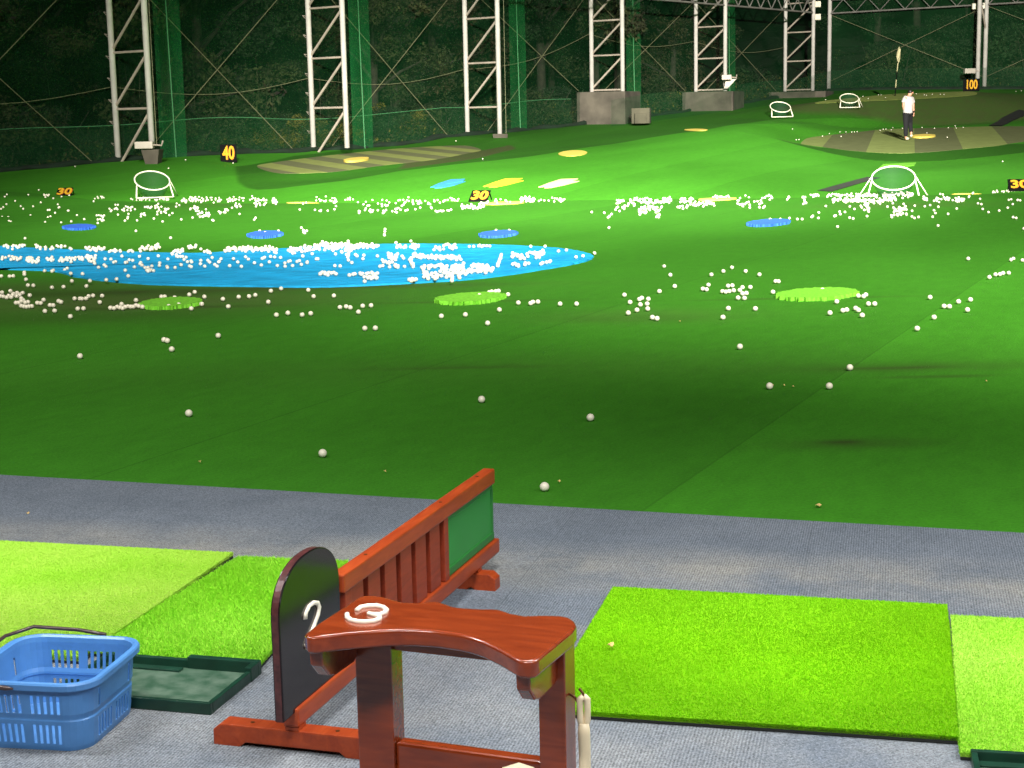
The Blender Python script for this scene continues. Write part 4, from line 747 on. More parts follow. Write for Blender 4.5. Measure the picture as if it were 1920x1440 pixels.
B += [(903, 749), (1107, 783), (605, 850), (1021, 913), (354, 775), (1443, 724), (1555, 724)]
S = [(0,461,50,462,16,2),(66,463,100,465,12,2),(103,462,122,462,5,1),(130,466,135,468,3,1),(160,466,200,466,18,2),(205,470,230,470,8,1),(240,471,252,471,4,1),(262,467,300,463,20,3),(320,476,345,470,12,3),(353,464,370,462,8,2),(375,472,395,472,7,2),(420,468,480,466,36,3),
(3,483,40,484,14,2),(50,487,73,488,22,3),(87,486,100,486,8,2),(110,488,180,483,38,2),(163,489,178,493,6,1),(275,507,290,508,6,.6),(480,467,520,467,22,3),(540,469,600,463,34,3),(597,460,660,462,66,4),(640,472,665,465,14,3),(660,461,710,461,28,2),(740,460,785,462,20,3),(810,464,860,463,16,3),(880,462,920,461,8,1),(600,513,630,513,10,2),(655,514,712,513,12,1),(683,521,710,520,14,1),(763,525,780,524,7,1),(775,480,865,484,56,2),(790,502,830,497,22,2),(795,518,865,515,44,4),(825,505,870,500,28,3),(862,510,925,506,34,2),(883,498,917,500,24,2),(940,480,933,498,12,2),(728,478,745,486,16,4),(722,492,750,500,12,3),(768,485,775,500,14,3),(960,478,985,482,14,3),(985,476,1010,476,9,2),(1005,482,1022,472,13,3),(960,495,975,498,6,1),(982,495,992,495,6,1),(1013,495,1032,490,6,1),
(178,372,195,372,6,1),(245,374,320,375,28,2),(337,377,350,378,10,2),(355,375,382,377,26,3),(385,375,415,376,18,3),(425,375,480,375,22,3),(205,395,250,394,14,4),(265,390,285,391,6,1),(290,390,315,397,12,4),(355,391,375,392,10,2),(370,400,392,402,14,4),(410,398,425,395,6,2),(435,386,452,388,8,3),(180,404,197,405,6,1),(190,413,198,414,3,1),(260,405,272,403,6,2),(80,374,90,367,3,1),(82,367,92,367,4,.5),(480,377,500,376,10,2),(510,376,520,382,14,4),(480,387,505,382,8,3),(590,376,630,378,16,3),(645,376,662,375,6,2),(762,376,790,382,12,3),(797,376,810,390,6,1),(813,378,860,376,16,2),(815,396,852,394,9,1),(865,387,898,390,20,2),(898,386,915,381,14,3),(920,380,960,378,9,2),
(975,376,1003,377,26,3),(1010,376,1060,376,11,2),(1050,376,1055,380,6,2),(1155,380,1170,377,12,1),(1180,378,1225,378,30,3),(1228,379,1242,379,8,1),(1243,377,1260,377,16,3),(1155,387,1190,386,8,2),(1200,390,1240,392,22,3),(1197,398,1212,398,6,.6),(1275,376,1300,375,18,2),(1270,390,1310,382,16,3),(1310,381,1340,382,18,3),(1335,371,1370,370,12,1),(1440,369,1453,374,8,2),(1475,375,1480,372,4,1),(1505,369,1512,382,9,3),(1520,369,1535,366,10,2),(1550,369,1600,367,24,2),(1560,374,1640,377,58,2),(1605,368,1645,368,28,2),(1620,378,1630,395,16,4),(1645,377,1680,373,22,2),(1655,367,1712,366,44,3),(1730,371,1738,374,12,3),(1675,392,1700,392,20,2),(1675,402,1700,400,9,2),(1750,375,1780,371,16,3),(1785,374,1810,374,14,3),(1815,369,1825,363,4,1),(1858,361,1890,360,10,1),(1890,359,1920,357,10,1),(1903,375,1915,375,3,.5)]
U = [(190,480,480,503,58),(480,475,760,500,52),(0,366,200,420,40),(200,378,480,416,44),(560,378,640,396,13),(670,376,790,400,52),(1095,385,1270,408,20),(1380,368,1440,390,28),(1500,380,1760,410,38),(1760,366,1900,400,12),(560,440,575,430,3),(720,430,722,442,2)]
R2 = random.Random(3); far = []
occ = {}
def free(x, y):
    p = onz(x, y, .0214); kx, ky = int(p.x/.045), int(p.y/.045)
    for a in (-1, 0, 1):
        for c in (-1, 0, 1):
            for q in occ.get((kx+a, ky+c), ()):
                if (q[0]-p.x)**2+(q[1]-p.y)**2 < .0436**2: return False
    occ.setdefault((kx, ky), []).append((p.x, p.y)); return True
for x, y in B: free(x, y)
for x0, y0, x1, y1, n, j in S:
    for i in range(n):
        for k in range(6):
            q = R2.random(); x, y = x0+(x1-x0)*q, y0+(y1-y0)*q+R2.gauss(0, j*.75+.3)
            if abs(x1-x0) > 8 and any(abs(x-a) < 2.2 and abs(y-c) < 1.2 for a, c in far[-40:]) and k < 5: continue
            if free(x, y): far.append((x, y)); break
for x0, y0, x1, y1, n in U:
    for i in range(n): far.append((R2.uniform(x0, x1), R2.uniform(min(y0, y1), max(y0, y1))))
far += [(1062, 469), (1047, 471), (1080, 482), (1093, 480), (1115, 475), (1022, 462), (995, 462), (487, 433), (497, 436), (522, 433), (930, 432), (955, 432), (565, 427), (575, 433), (721, 441), (722, 430), (1444, 411), (1463, 411), (1480, 409), (1495, 411), (1504, 411), (47, 447), (255, 433), (320, 446)]
RB = .0214; pts3 = []
Bp = [tuple(onplane(x, y, lambda a, c: RB))[:2]+(y,) for x, y in B]
Fp = []
for x, y in far:
    onp = 455 < y < 537 and x < 1112; p = onz(x, y, RB+(.018 if onp else 0)); z = p.z
    if p.y > 29.5:
        p = hit(x, y+.6); z = p.z+RB
    Fp.append((p.x, p.y, z, y, x))
sph = bmesh.new(); bmesh.ops.create_icosphere(sph, subdivisions=3, radius=RB); bme = bpy.data.meshes.new('golf_ball'); sph.to_mesh(bme); sph.free(); bme.materials.append(MT['ball']); bme.polygons.foreach_set('use_smooth', [True]*len(bme.polygons))
uniq = {(1021, 913): 'golf ball closest to the grey carpet, right of the divider end', (605, 850): 'lone golf ball on dark turf above the black arched board', (354, 775): 'lone golf ball on dark turf at left, far below the pond', (903, 749): 'lone golf ball on dark turf straight above the divider end', (1107, 783): 'lone golf ball on dark turf, right of the one above the divider end', (1443, 724): 'left ball of two level golf balls on dark turf at right', (1555, 724): 'right ball of two level golf balls on dark turf at right', (150, 668): 'lone golf ball on the turf, leftmost below the pond clusters'}
def reg(x, y):
    if y > 455 and y < 537 and x < 1112: return 'on the blue pond carpet'
    if y > 600: return 'scattered thinly on the dark nearer turf'
    if x < 600: return 'in the scatter below the left part of the pond carpet'
    if x < 1130: return 'in the scatter by the middle lime mat'
    if x < 1440: return 'in the clusters right of the pond tip'
    if x < 1680: return 'around the right lime mat'
    if y > 440: return 'in the sparse group at the far right of the turf'
    return 'near the far edge of the turf'
near = [(p[0], p[1], RB+(.03 if (455 < xy[1] < 530 and xy[0] < 1112 and False) else 0), xy[1], xy[0]) for p, xy in zip(Bp, B)]
near = [(a, b_, c+(.018 if (503 < y < 534 and 125 < x < 700) else 0), y, x) for a, b_, c, y, x in near]
allb = sorted(near+Fp, key=lambda q: -q[3]); ind = allb[:300]; rest = allb[300:]
for k, (x, y, z, py, px) in enumerate(ind):
    o = bpy.data.objects.new('golf_ball', bme); C.objects.link(o); o.location = (x, y, z+.001); o.rotation_euler = (k, k*2, 0)
    u = uniq.get((int(px), int(py)) if abs(px-int(px)) < 1e-6 else (round(px), round(py)))
    tag(o, u or 'white golf ball lying '+reg(px, py), 'golf ball', 'golf balls '+reg(px, py) if not u else 'golf balls lying alone on the near turf')
# balls on the greens
for a, c, pf in [(p[0], p[1], pl_right) for p in ((1542, 258), (1555, 253), (1577, 258.5), (1575, 250), (1586, 250), (1597, 250), (1602, 250), (1607, 249.5), (1650, 247), (1656, 245), (1661, 244.5), (1671, 246), (1674, 242), (1692, 243), (1729, 241.5), (1752, 243), (1738, 252), (1778, 242), (1791, 238.6), (1793, 242.5), (1806, 241.5), (1776, 260))]+[(p[0], p[1], pl_far) for p in ((1548, 189), (1612, 187), (1618, 183), (1628, 187), (1647, 180), (1652, 180), (1660, 185), (1718, 178), (1733, 180), (1737, 181), (1748, 179), (1763, 179), (1770, 179))]:
    p = onplane(a, c, pf); rest.append((p.x, p.y, p.z+.05, c, a))
for a, c in ((1486, 243), (1493, 263), (1498, 263), (566, 281.5), (619, 278), (701, 275), (855, 265.5), (141, 313.5), (348, 301), (437, 307), (316, 317), (1905, 172), (1915, 171), (1908, 159), (1880, 304), (905, 299), (73, 358)):
    p = hit(a, c); rest.append((p.x, p.y, p.z+.02, c, a))
sph = bmesh.new(); bmesh.ops.create_icosphere(sph, subdivisions=2, radius=RB); iv = np.array([v.co[:] for v in sph.verts]); iff = np.array([[v.index for v in f.verts] for f in sph.faces]); sph.free()
n = len(rest); Rp = np.array([r[:3] for r in rest]); V = (iv[None]+Rp[:, None]).reshape(-1, 3); Fc = (iff[None]+(np.arange(n)*len(iv))[:, None, None]).reshape(-1, 3)
tag(obj('golf_balls', npmesh('golf_balls', V, Fc, MT['ball'], True)), 'hundreds of small far golf balls on the pond carpet and along the turf edge', 'golf balls', kind='stuff')
# fallen leaf scraps
for k, (x, y) in enumerate(((1145, 1209), (1534, 947), (1048, 902), (1849, 714), (722, 883), (375, 865), (418, 1038), (52, 962), (1448, 722), (1470, 722), (1487, 724), (1275, 602))):
    z = .045 if k == 0 else (.006 if k in (6, 7) else .012); p = onz(x, y, z); b = MB(); s_ = .010 if k < 2 else .0055; vs = [(p.x+s_*math.cos(a)*(1+.5*math.sin(3*a+k)), p.y+s_*1.6*math.sin(a), z+.004*math.sin(2*a)) for a in [i*math.pi/4 for i in range(8)]]
    b.prism(vs, (0, 0, .002)); tag(b.build('leaf_scrap', MT['leaflit']), ['small yellow leaf scrap on the big lime mat', 'tiny yellow leaf on the turf above the lime mat', 'tiny yellow leaf beside the nearest ball'][k] if k < 3 else 'tiny pale leaf scrap on the '+('carpet' if k in (6, 7) else 'dark turf'), 'leaf', 'tiny leaf scraps')

# ------------------------------------------------------------------ hitting mats
def grassmat(corners, z, col, label, name='hitting_mat', dens=42000, bl=.012, col2=None, seed=1, lean=.4):
    Q = [onz(a, b_, z) if not isinstance(a, Vector) else a for a, b_ in corners]; P = [Vector((q.x, q.y, 0)) for q in Q]
    c = sum(P, Vector())/4; t = thing(name, (c.x, c.y, 0), label, 'mat', 'lime green hitting mats')
    b = MB(); lo = [Vector((p.x, p.y, .005)) for p in P]; b.prism(lo, (0, 0, z-.012)); b.build('rubber_base', MT['rubber'], t, bevel=.002)
    m = mat('pile_%d' % seed, col, .7, .10, 1.4 if col2 else 1.6, spec=.2, bump=.35, bs=260, col2=col2)
    r = np.random.default_rng(seed); A = np.array([p[:2] for p in P])
    area = 0.5*abs(np.cross(A[2]-A[0], A[3]-A[1])); n = int(dens*area); u = r.random(n); v = r.random(n)
    e = int(n*.06); side = r.integers(0, 4, e); u[:e] = np.where(side == 0, 0, np.where(side == 1, 1, u[:e])); v[:e] = np.where(side == 2, 0, np.where(side == 3, 1, v[:e]))
    XY = (A[0]*((1-u)*(1-v))[:, None]+A[1]*(u*(1-v))[:, None]+A[2]*(u*v)[:, None]+A[3]*((1-u)*v)[:, None])
    fl = .35*np.sin(XY[:, 0]*7+3*np.sin(XY[:, 1]*5))+.25*np.sin(XY[:, 1]*11+XY[:, 0]*3)
    ang = r.random(n)*6.28; w_ = .0011+.0010*r.random(n); h = bl*(.6+.6*r.random(n)); lx = (r.normal(size=n)*.35+fl*.3)*h*lean*2; ly = (r.normal(size=n)*.35-.25)*h*lean*2
    off = np.where(np.arange(n) < e, 1, 0); cc = A.mean(0); outw = (XY-cc)/np.linalg.norm(XY-cc, axis=1)[:, None]; lx = lx+off*outw[:, 0]*h*.6; ly = ly+off*outw[:, 1]*h*.6
    zb_ = np.full(n, z-.0045)-off*r.random(n)*.010; dx = np.cos(ang)*w_; dy_ = np.sin(ang)*w_
    V = np.stack([np.stack([XY[:, 0]-dx, XY[:, 1]-dy_, zb_], 1), np.stack([XY[:, 0]+dx, XY[:, 1]+dy_, zb_], 1), np.stack([XY[:, 0]+lx, XY[:, 1]+ly, zb_+h], 1)], 1).reshape(-1, 3)
    Fc = np.arange(3*n).reshape(-1, 3); sh = z-.004
    V = np.concatenate([V, [(q[0], q[1], sh) for q in A], [(q[0], q[1], .0145) for q in A]]); k = 3*n
    tri = [(k, k+1, k+2), (k, k+2, k+3)]+[q for i in range(4) for q in ((k+i, k+(i+1) % 4, k+4+(i+1) % 4), (k+i, k+4+(i+1) % 4, k+4+i))]
    V[:, 0] -= c.x; V[:, 1] -= c.y
    me = npmesh('pile', V, np.concatenate([Fc, tri]), m); o = obj('pile', me); o.parent = t; return t
c1 = [(1150, 1098), (1775, 1131), (1797, 1378), (1012, 1325)]
grassmat(c1, .032, (.23, .57, .002), 'big plain lime green mat right of the wooden club stand', seed=11, dens=90000, bl=.0055)
vd = Vector((.235, .972, 0)); vl = Vector((.972, -.235, 0))
p = onz(1784, 1151, .03); f = onz(1801, 1408, .03); grassmat([(p, 0), (p+vl*1.3-vd*0, 0), (f+vl*1.3, 0), (f, 0)], .03, (.33, .72, .03), 'lighter lime mat cut by the right edge of the picture', seed=12, col2=(.46, .76, .10), dens=70000, bl=.007)
q = onz(437, 1034, .034); fr = onz(150, 1229, .034); grassmat([(q-vl*1.6+vd*.02, 0), (q, 0), (fr, 0), (fr-vl*1.5, 0)], .034, (.33, .68, .035), 'flat yellowish green mat at the left edge behind the blue basket', seed=13, dens=80000, bl=.0045, col2=(.50, .74, .11))
grassmat([(447, 1043), (652, 1051), (487, 1244), (160, 1217)], .026, (.24, .62, .015), 'fluffy lime green mat between left mat and black arched board', seed=14, col2=(.38, .76, .06), dens=80000, bl=.012, lean=.6)

# ------------------------------------------------------------------ divider with arched number board
Ad = np.array([-.592, 4.11]); v2 = np.array([.297, .955]); v2 /= np.linalg.norm(v2); w2_ = np.array([v2[1], -v2[0]])     # w2_ points right, to the camera
dv = thing('bay_divider', (Ad[0], Ad[1], 0), 'red wooden bay divider with slats, green net panel and black arched number board', 'divider', local=True, rz=math.atan2(v2[1], v2[0]))
# local x along the divider (away), local y to the left, z up
def lp(name, b, m, bev=.004, par=dv): o = b.build(name, m, bevel=bev); o.parent = par; return o
def fbox(b, x0, x1, y0, y1, z0, z1): b.box((x0, y0, z0), (x1-x0, 0, 0), (0, y1-y0, 0), (0, 0, z1-z0))
b = MB(); fbox(b, -.055, 1.73, -.0225, .0225, .075, .128); lp('bottom_rail', b, MT['wood2'], .008)
b = MB(); fbox(b, .285, 1.69, -.0225, .0225, .345, .400); lp('top_rail', b, MT['wood2'], .006)
for sx_ in (.50, 1.16, 1.55):
    b = MB(); b.tube([(sx_, 0, .3995), (sx_, 0, .4012)], .006, 10); o = b.build('screw', MT['brass']); o.parent = dv
for sy_ in (-.12, .13):
    b = MB(); b.tube([(-.02, sy_, .0635), (-.02, sy_, .0652)], .006, 10); o = b.build('screw', MT['brass']); o.parent = dv
b = MB(); fbox(b, .298, .345, -.018, .018, .129, .344); lp('post', b, MT['wood3'], .003)
b = MB(); fbox(b, 1.142, 1.183, -.018, .018, .129, .344); lp('post', b, MT['wood3'], .003)
ns = 6; sw = (1.142-.345)/ns
for k in range(ns):
    b = MB(); x0 = .3455+k*sw; fbox(b, x0+(.004 if k else 0), x0+sw-.034, -.013, .010, .129, .344); lp('slat', b, MT['wood3'], .002)
b = MB(); fbox(b, .346, 1.141, .0105, .0145, .129, .344); lp('backing_panel', b, mat('dark_backing', (.035, .008, .006), .6), 0)
b = MB(); fbox(b, 1.185, 1.69, -.004, -.001, .130, .343); lp('net_panel', b, MT['greennet'], 0)
b = MB()
for x0, x1, z0, z1 in ((1.186, 1.695, .325, .343), (1.186, 1.705, .130, .158), (1.685, 1.70, .159, .324)): fbox(b, x0, x1, -.010, .004, z0, z1)
lp('net_frame', b, mat('green_frame', (.02, .16, .03), .5), .003)
def foot(x, y0, y1, name='foot', h=.064):
    b = MB(); pr = [(y0, 0), (y0, h*.72), (y0+.022, h), (y1-.022, h), (y1, h*.72), (y1, 0), (y1-.075, 0), (y1-.095, .016), (y0+.095, .016), (y0+.075, 0)]
    b.prism([(x-.03, yy, zz) for yy, zz in pr], (.06, 0, 0)); return lp(name, b, MT['wood2'], .004)
foot(-.02, -.23, .235); foot(1.50, -.085, .10)
b = MB(); fbox(b, -.05, .0, -.02, .02, .0645, .0745); lp('foot_block', b, MT['wood2'], .001)
b = MB(); fbox(b, 1.48, 1.52, -.02, .02, .0645, .0745); lp('foot_block', b, MT['wood2'], .001)
def arch(a0, a1, ex, n=30): return [(.074+(.196+ex)*math.copysign(abs(math.cos(a))**.9, math.cos(a)), .39+(.135+ex)*abs(math.sin(a))**.9) for a in np.linspace(a0, a1, n)[1:-1]]
b = MB(); prof = [(-.122, .115), (.27, .129), (.27, .39)]+arch(0, math.pi, 0)+[(-.122, .39)]
b.prism([(x, .012, z) for x, z in prof], (0, -.026, 0)); nb_ = lp('number_board', b, [MT['board']], .003)
# rim strip of the board, worn red
b = MB(); rim = [(-.1232, .116), (-.1232, .39)]+arch(math.pi, 0, .0012)+[(.2712, .39)]
vs = [(x, -.010, z) for x, z in rim]+[(x, .008, z) for x, z in rim]; k = len(rim); b.add(vs, [(i, i+1, k+i+1, k+i) for i in range(k-1)]); o = b.build('edge_band', MT['boardedge']); o.parent = nb_
o.modifiers.new('s', 'SOLIDIFY').thickness = .002
def stroke(pts, wd, th, name, m, par, mtx):
    b = MB(); b.tube([(x, y, 0) for x, y in pts], wd/2, 10)
    b.v = [(x, y, z*th/wd*2) for x, y, z in b.v]; o = b.build(name, m, smooth=True); o.parent = par; o.matrix_local = mtx; return o
two = [(-.030, .028), (-.026, .044), (-.012, .056), (.006, .057), (.022, .048), (.028, .032), (.022, .014), (.006, -.006), (-.014, -.026), (-.030, -.046), (-.030, -.052), (0, -.052), (.032, -.052)]
# board faces -y local; letters' x runs along +x
two_m = Matrix.Translation((.076, -.0165, .324)) @ Matrix(((1, 0, 0, 0), (0, 0, -1, 0), (0, 1, 0, 0), (0, 0, 0, 1))) @ Matrix.Diagonal((1.6, 0.98, 1.0, 1))
stroke(two, .0125, .005, 'numeral', MT['white'], nb_, two_m)

# ------------------------------------------------------------------ club stand (wooden trestle with scalloped top)
ZT = .72
top_px = [(571, 1188), (596, 1168), (655, 1130), (672, 1119), (684, 1116), (701, 1116), (718, 1118), (734, 1122.5), (755, 1128.5), (780, 1130), (813, 1127), (824, 1128), (834, 1131), (851, 1137), (865, 1139), (880, 1140), (900, 1141), (925, 1141), (938, 1142.5), (959, 1149.5), (984, 1154), (1017, 1153), (1050, 1153.5), (1068, 1157), (1078, 1164), (1081, 1172), (1074, 1182), (1012, 1233), (1004, 1238), (992, 1240), (976, 1239), (963, 1233), (938, 1218), (905, 1202), (882, 1194.5), (859, 1189), (817, 1183), (776, 1180.5), (734, 1181), (692, 1184), (651, 1187), (609, 1192), (590, 1195), (577, 1194)]
Fo = Vector((-.400, 2.894, 0)); e1 = Vector((.932, -.363, 0)).normalized(); e2v = Vector((-e1.y, e1.x, 0))
st = thing('club_stand', (Fo.x, Fo.y, 0), 'dark red varnished wooden club stand with scalloped top and white figure 3', 'club stand', local=True, rz=math.atan2(e1.y, e1.x))
inv = Matrix.Rotation(-math.atan2(e1.y, e1.x), 4, 'Z') @ Matrix.Translation(-Fo)
tp = [inv @ onz(a, c, ZT) for a, c in top_px]
bm = bmesh.new(); f = bm.faces.new([bm.verts.new((p.x, p.y, ZT-.034)) for p in tp]); r = bmesh.ops.extrude_face_region(bm, geom=[f])
bmesh.ops.translate(bm, vec=(0, 0, .034), verts=[v for v in r['geom'] if isinstance(v, bmesh.types.BMVert)]); bmesh.ops.recalc_face_normals(bm, faces=bm.faces)
es = [e for e in bm.edges if abs(e.verts[0].co.z-e.verts[1].co.z) < 1e-5]; bmesh.ops.bevel(bm, geom=es, offset=.0065, segments=4, affect='EDGES', profile=.5)
me = bpy.data.meshes.new('top'); bm.to_mesh(me); bm.free(); me.materials.append(MT['wood']); 
for p_ in me.polygons: p_.use_smooth = len(p_.vertices) == 4
o = obj('top', me); o.parent = st; ms = o.modifiers.new('w', 'WEIGHTED_NORMAL')
# white painted 3 lying on the top
p3 = inv @ onz(688, 1153, ZT)
ax = (inv @ onz(722, 1150, ZT))-(inv @ onz(652, 1157, ZT)); ax.normalize(); ay = Vector((-ax.y, ax.x, 0))
# strokes taken from the picture and laid on the top
L3 = [(669, 1145.5), (676, 1140), (690, 1137.5), (706, 1137), (719, 1140), (725, 1145), (722, 1150), (713, 1153.5), (702, 1153.5), (692, 1152), (703, 1154.5), (712, 1157.5), (711, 1162.5), (701, 1166), (686, 1167.5), (671, 1167), (658, 1164), (651, 1158.5), (651, 1153)]
b = MB(); pts_ = [inv @ onz(a, c+.5, ZT) for a, c in L3]; b.tube([Vector((q.x, q.y, 0)) for q in pts_], .0050, 12); b.v = [(x, y, ZT+.002+max(-.004, z*1.0)) for x, y, z in b.v]; b.build('numeral', MT['white'], smooth=True).parent = st
def sbox(name, a0, a1, b0, b1, z0, z1, bev=.003, m='wood'):
    b = MB(); b.box((a0, b0, z0), (a1-a0, 0, 0), (0, b1-b0, 0), (0, 0, z1-z0)); o = b.build(name, MT[m], bevel=bev); o.parent = st; return o
sbox('leg', .019, .098, .165, .218, .05, ZT-.036); sbox('leg', .406, .460, .165, .225, .05, ZT-.036)
sbox('lower_stretcher', .0985, .4055, .173, .207, .375, .450, .006); sbox('upper_rail', .0985, .4055, .178, .200, .640, ZT-.037)
for a0 in (-.001, .4185):
    b = MB(); zb0 = ZT-.036; pr = [(.015, zb0), (.018, zb0-.030), (.045, zb0-.058), (.070, zb0-.066), (.150, zb0-.066), (.1645, zb0-.058), (.1645, zb0)]
    b.prism([(a0, q, z) for q, z in pr], (.027, 0, 0)); o = b.build('bracket', MT['wood'], bevel=.004); o.parent = st
for a0, a1 in ((.019, .098), (.406, .460)):
    b = MB(); b.box((a0, .04, 0), (a1-a0, 0, 0), (0, .30, 0), (0, 0, .0495)); o = b.build('foot', MT['wood'], bevel=.006); o.parent = st
# screw hook on the right leg, and the cream stick hanging from it
hk = [(.460, .190, .588), (.472, .187, .583), (.480, .183, .574), (.487, .179, .576), (.493, .176, .586), (.492, .176, .598), (.484, .177, .606)]
b = MB(); b.tube(hk, .0026, 8); o = b.build('hook', MT['brass'], smooth=True); o.parent = st
hw = st.matrix_world if False else (Matrix.Translation(Fo) @ Matrix.Rotation(math.atan2(e1.y, e1.x), 4, 'Z'))
_h = st_hook = Matrix.Rotation(math.atan2(e1.y, e1.x), 4, 'Z') @ Vector((.493, .176, 0)); Hp = Vector((Fo.x+_h.x, Fo.y+_h.y, .592))
sh = thing('shoehorn', (Hp.x, Hp.y, Hp.z), 'cream plastic shoehorn with slotted end hanging from the club stand hook', 'shoehorn')
b = MB()
for s_ in (-1, 1):
    b.tube([(Hp.x+.0*s_, Hp.y, Hp.z), (Hp.x+.0065*s_, Hp.y, Hp.z-.006), (Hp.x+.0072*s_, Hp.y, Hp.z-.025), (Hp.x+.0065*s_, Hp.y, Hp.z-.045), (Hp.x+.002*s_, Hp.y, Hp.z-.062)], [.0065, .0068, .0062, .0066, .0085], 10)
b.tube([(Hp.x, Hp.y, Hp.z-.052), (Hp.x, Hp.y, Hp.z-.075), (Hp.x+.001, Hp.y, Hp.z-.12), (Hp.x-.001, Hp.y, Hp.z-.25), (Hp.x, Hp.y, Hp.z-.36)], [.0105, .0118, .0112, .0118, .014], 14)
b.build('handle', MT['cream'], sh, smooth=True)
b = MB(); vs = []; 
for j in range(9):
    q = j/8; wd = .013+.008*math.sin(math.pi*min(1, q*.9)); z = Hp.z-.355-.13*q
    for i in range(7): a = -1.2+2.4*i/6; vs.append((Hp.x+wd*math.sin(a), Hp.y+.006-.012*math.cos(a), z))
b.add(vs, [(j*7+i, j*7+i+1, (j+1)*7+i+1, (j+1)*7+i) for j in range(8) for i in range(6)]); o = b.build('blade', MT['cream'], sh, smooth=True); o.modifiers.new('s', 'SOLIDIFY').thickness = .002
# second cream handle whose rounded head shows at the bottom edge
H2 = atD(985, 1441, 2.75); b = MB(); b.tube([H2+Vector((-.040, 0, -.030)), H2+Vector((-.034, 0, -.004)), H2+Vector((-.012, 0, .002)), H2+Vector((.010, .0, -.006)), H2+Vector((.026, 0, -.03)), H2+Vector((.03, 0, -.10)), H2+Vector((.03, .03, -.53))], [.008, .010, .0095, .0095, .010, .010, .010], 12)
tag(b.build('stick_handle', MT['cream'], smooth=True), 'cream crooked stick handle just showing below the club stand stretcher', 'stick')

# ------------------------------------------------------------------ blue basket
bk = thing('ball_basket', (-1.295, 4.285, 0), 'blue plastic basket with slotted sides and dark handle at the left edge', 'basket', local=True, rz=-math.radians(10))
def rrect(w, d, r, segs, nc=6):
    P = []; hw_, hd = w/2-r, d/2-r
    for (cx, cy, a0) in ((hw_, -hd, -90), (hw_, hd, 0), (-hw_, hd, 90), (-hw_, -hd, 180)):
        for i in range(nc): a = math.radians(a0+90*i/nc); P.append((cx+r*math.cos(a), cy+r*math.sin(a), 'c', 0))
        a = math.radians(a0+90); p0 = (cx+r*math.cos(a), cy+r*math.sin(a))
        nx = {-90: (hw_+r, hd), 0: (-hw_, hd+r), 90: (-hw_-r, -hd), 180: (hw_, -hd-r)}[a0]
        for i in range(segs): q = i/segs; P.append((p0[0]+(nx[0]-p0[0])*q, p0[1]+(nx[1]-p0[1])*q, {-90: 'R', 0: 'B', 90: 'L', 180: 'F'}[a0], i))
    return P
lv = [(0.000, .90), (.012, .915), (.020, .92), (.074, .945), (.086, .950), (.089, .936), (.094, .940), (.106, .960), (.158, .985), (.182, .99), (.196, 1.0)]
W_, D_ = .36, .375; SEG = 23; base = rrect(W_, D_, .07, SEG); n = len(base); bm = bmesh.new(); R_ = []
for z, s_ in lv: R_.append([bm.verts.new((x*s_, y*s_, z+.004)) for x, y, _, _ in base])
def slot(side, i, lev):
    if side == 'c': return False
    k = i % 2 == 1 and 1 <= i <= 21
    if lev == 2: return k and not (i == 11)
    if lev == 7:
        if side in 'FB': return k and i not in (11,) 
        return i in (1, 21)
    return False
for l in range(len(lv)-1):
    for i in range(n):
        _, _, sd, si = base[i]
        if slot(sd, si, l): continue
        bm.faces.new((R_[l][i], R_[l][(i+1) % n], R_[l+1][(i+1) % n], R_[l+1][i]))
bm.faces.new(R_[0][::-1]); me = bpy.data.meshes.new('tub'); bm.to_mesh(me); bm.free(); me.materials.append(MT['blue']); o = obj('tub', me); o.parent = bk; md = o.modifiers.new('s', 'SOLIDIFY'); md.thickness = .004; md.offset = -1; o.modifiers.new('b', 'BEVEL').width = .0008
rp = rrect(W_, D_, .07, 6); b = MB(); vs = []; pf_ = [(-.003, -.001), (.004, .005), (.014, .004), (.017, -.001), (.016, -.016), (.013, -.016), (.012, -.006), (.0, -.006)]
for x, y, _, _ in rp:
    l_ = math.hypot(x/W_, y/D_); nx, ny = x, y; hw_, hd = W_/2-.07, D_/2-.07; dx_ = max(0, abs(x)-hw_)*math.copysign(1, x); dy2 = max(0, abs(y)-hd)*math.copysign(1, y); ln = math.hypot(dx_, dy2) or 1
    for o_, zz in pf_: vs.append((x+dx_/ln*o_, y+dy2/ln*o_, .200+zz))
m_ = len(pf_); k = len(rp); b.add(vs, [(i*m_+j, ((i+1) % k)*m_+j, ((i+1) % k)*m_+(j+1) % m_, i*m_+(j+1) % m_) for i in range(k) for j in range(m_)]); b.build('rim', MT['blue'], smooth=False, bevel=.0).parent = bk
# bail handle folded against the back left, with its pivot ends
b = MB(); hpts = [(-.10, -.207, .192), (-.205, -.15, .204), (-.212, -.02, .212), (-.207, .12, .220), (-.16, .205, .222), (-.03, .216, .214), (.06, .212, .204)]
b.tube(hpts, .0055, 8); b.build('handle', MT['handle'], smooth=True).parent = bk
b = MB(); b.tube([(-.10, -.206, .193), (-.04, -.206, .190), (-.02, -.204, .188)], [.006, .007, .003], 8); b.build('handle_end', MT['handle'], smooth=True).parent = bk
b = MB(); b.add([(-.20, -.2, .012), (.14, -.2, .012), (.14, .2, .012)], []); 
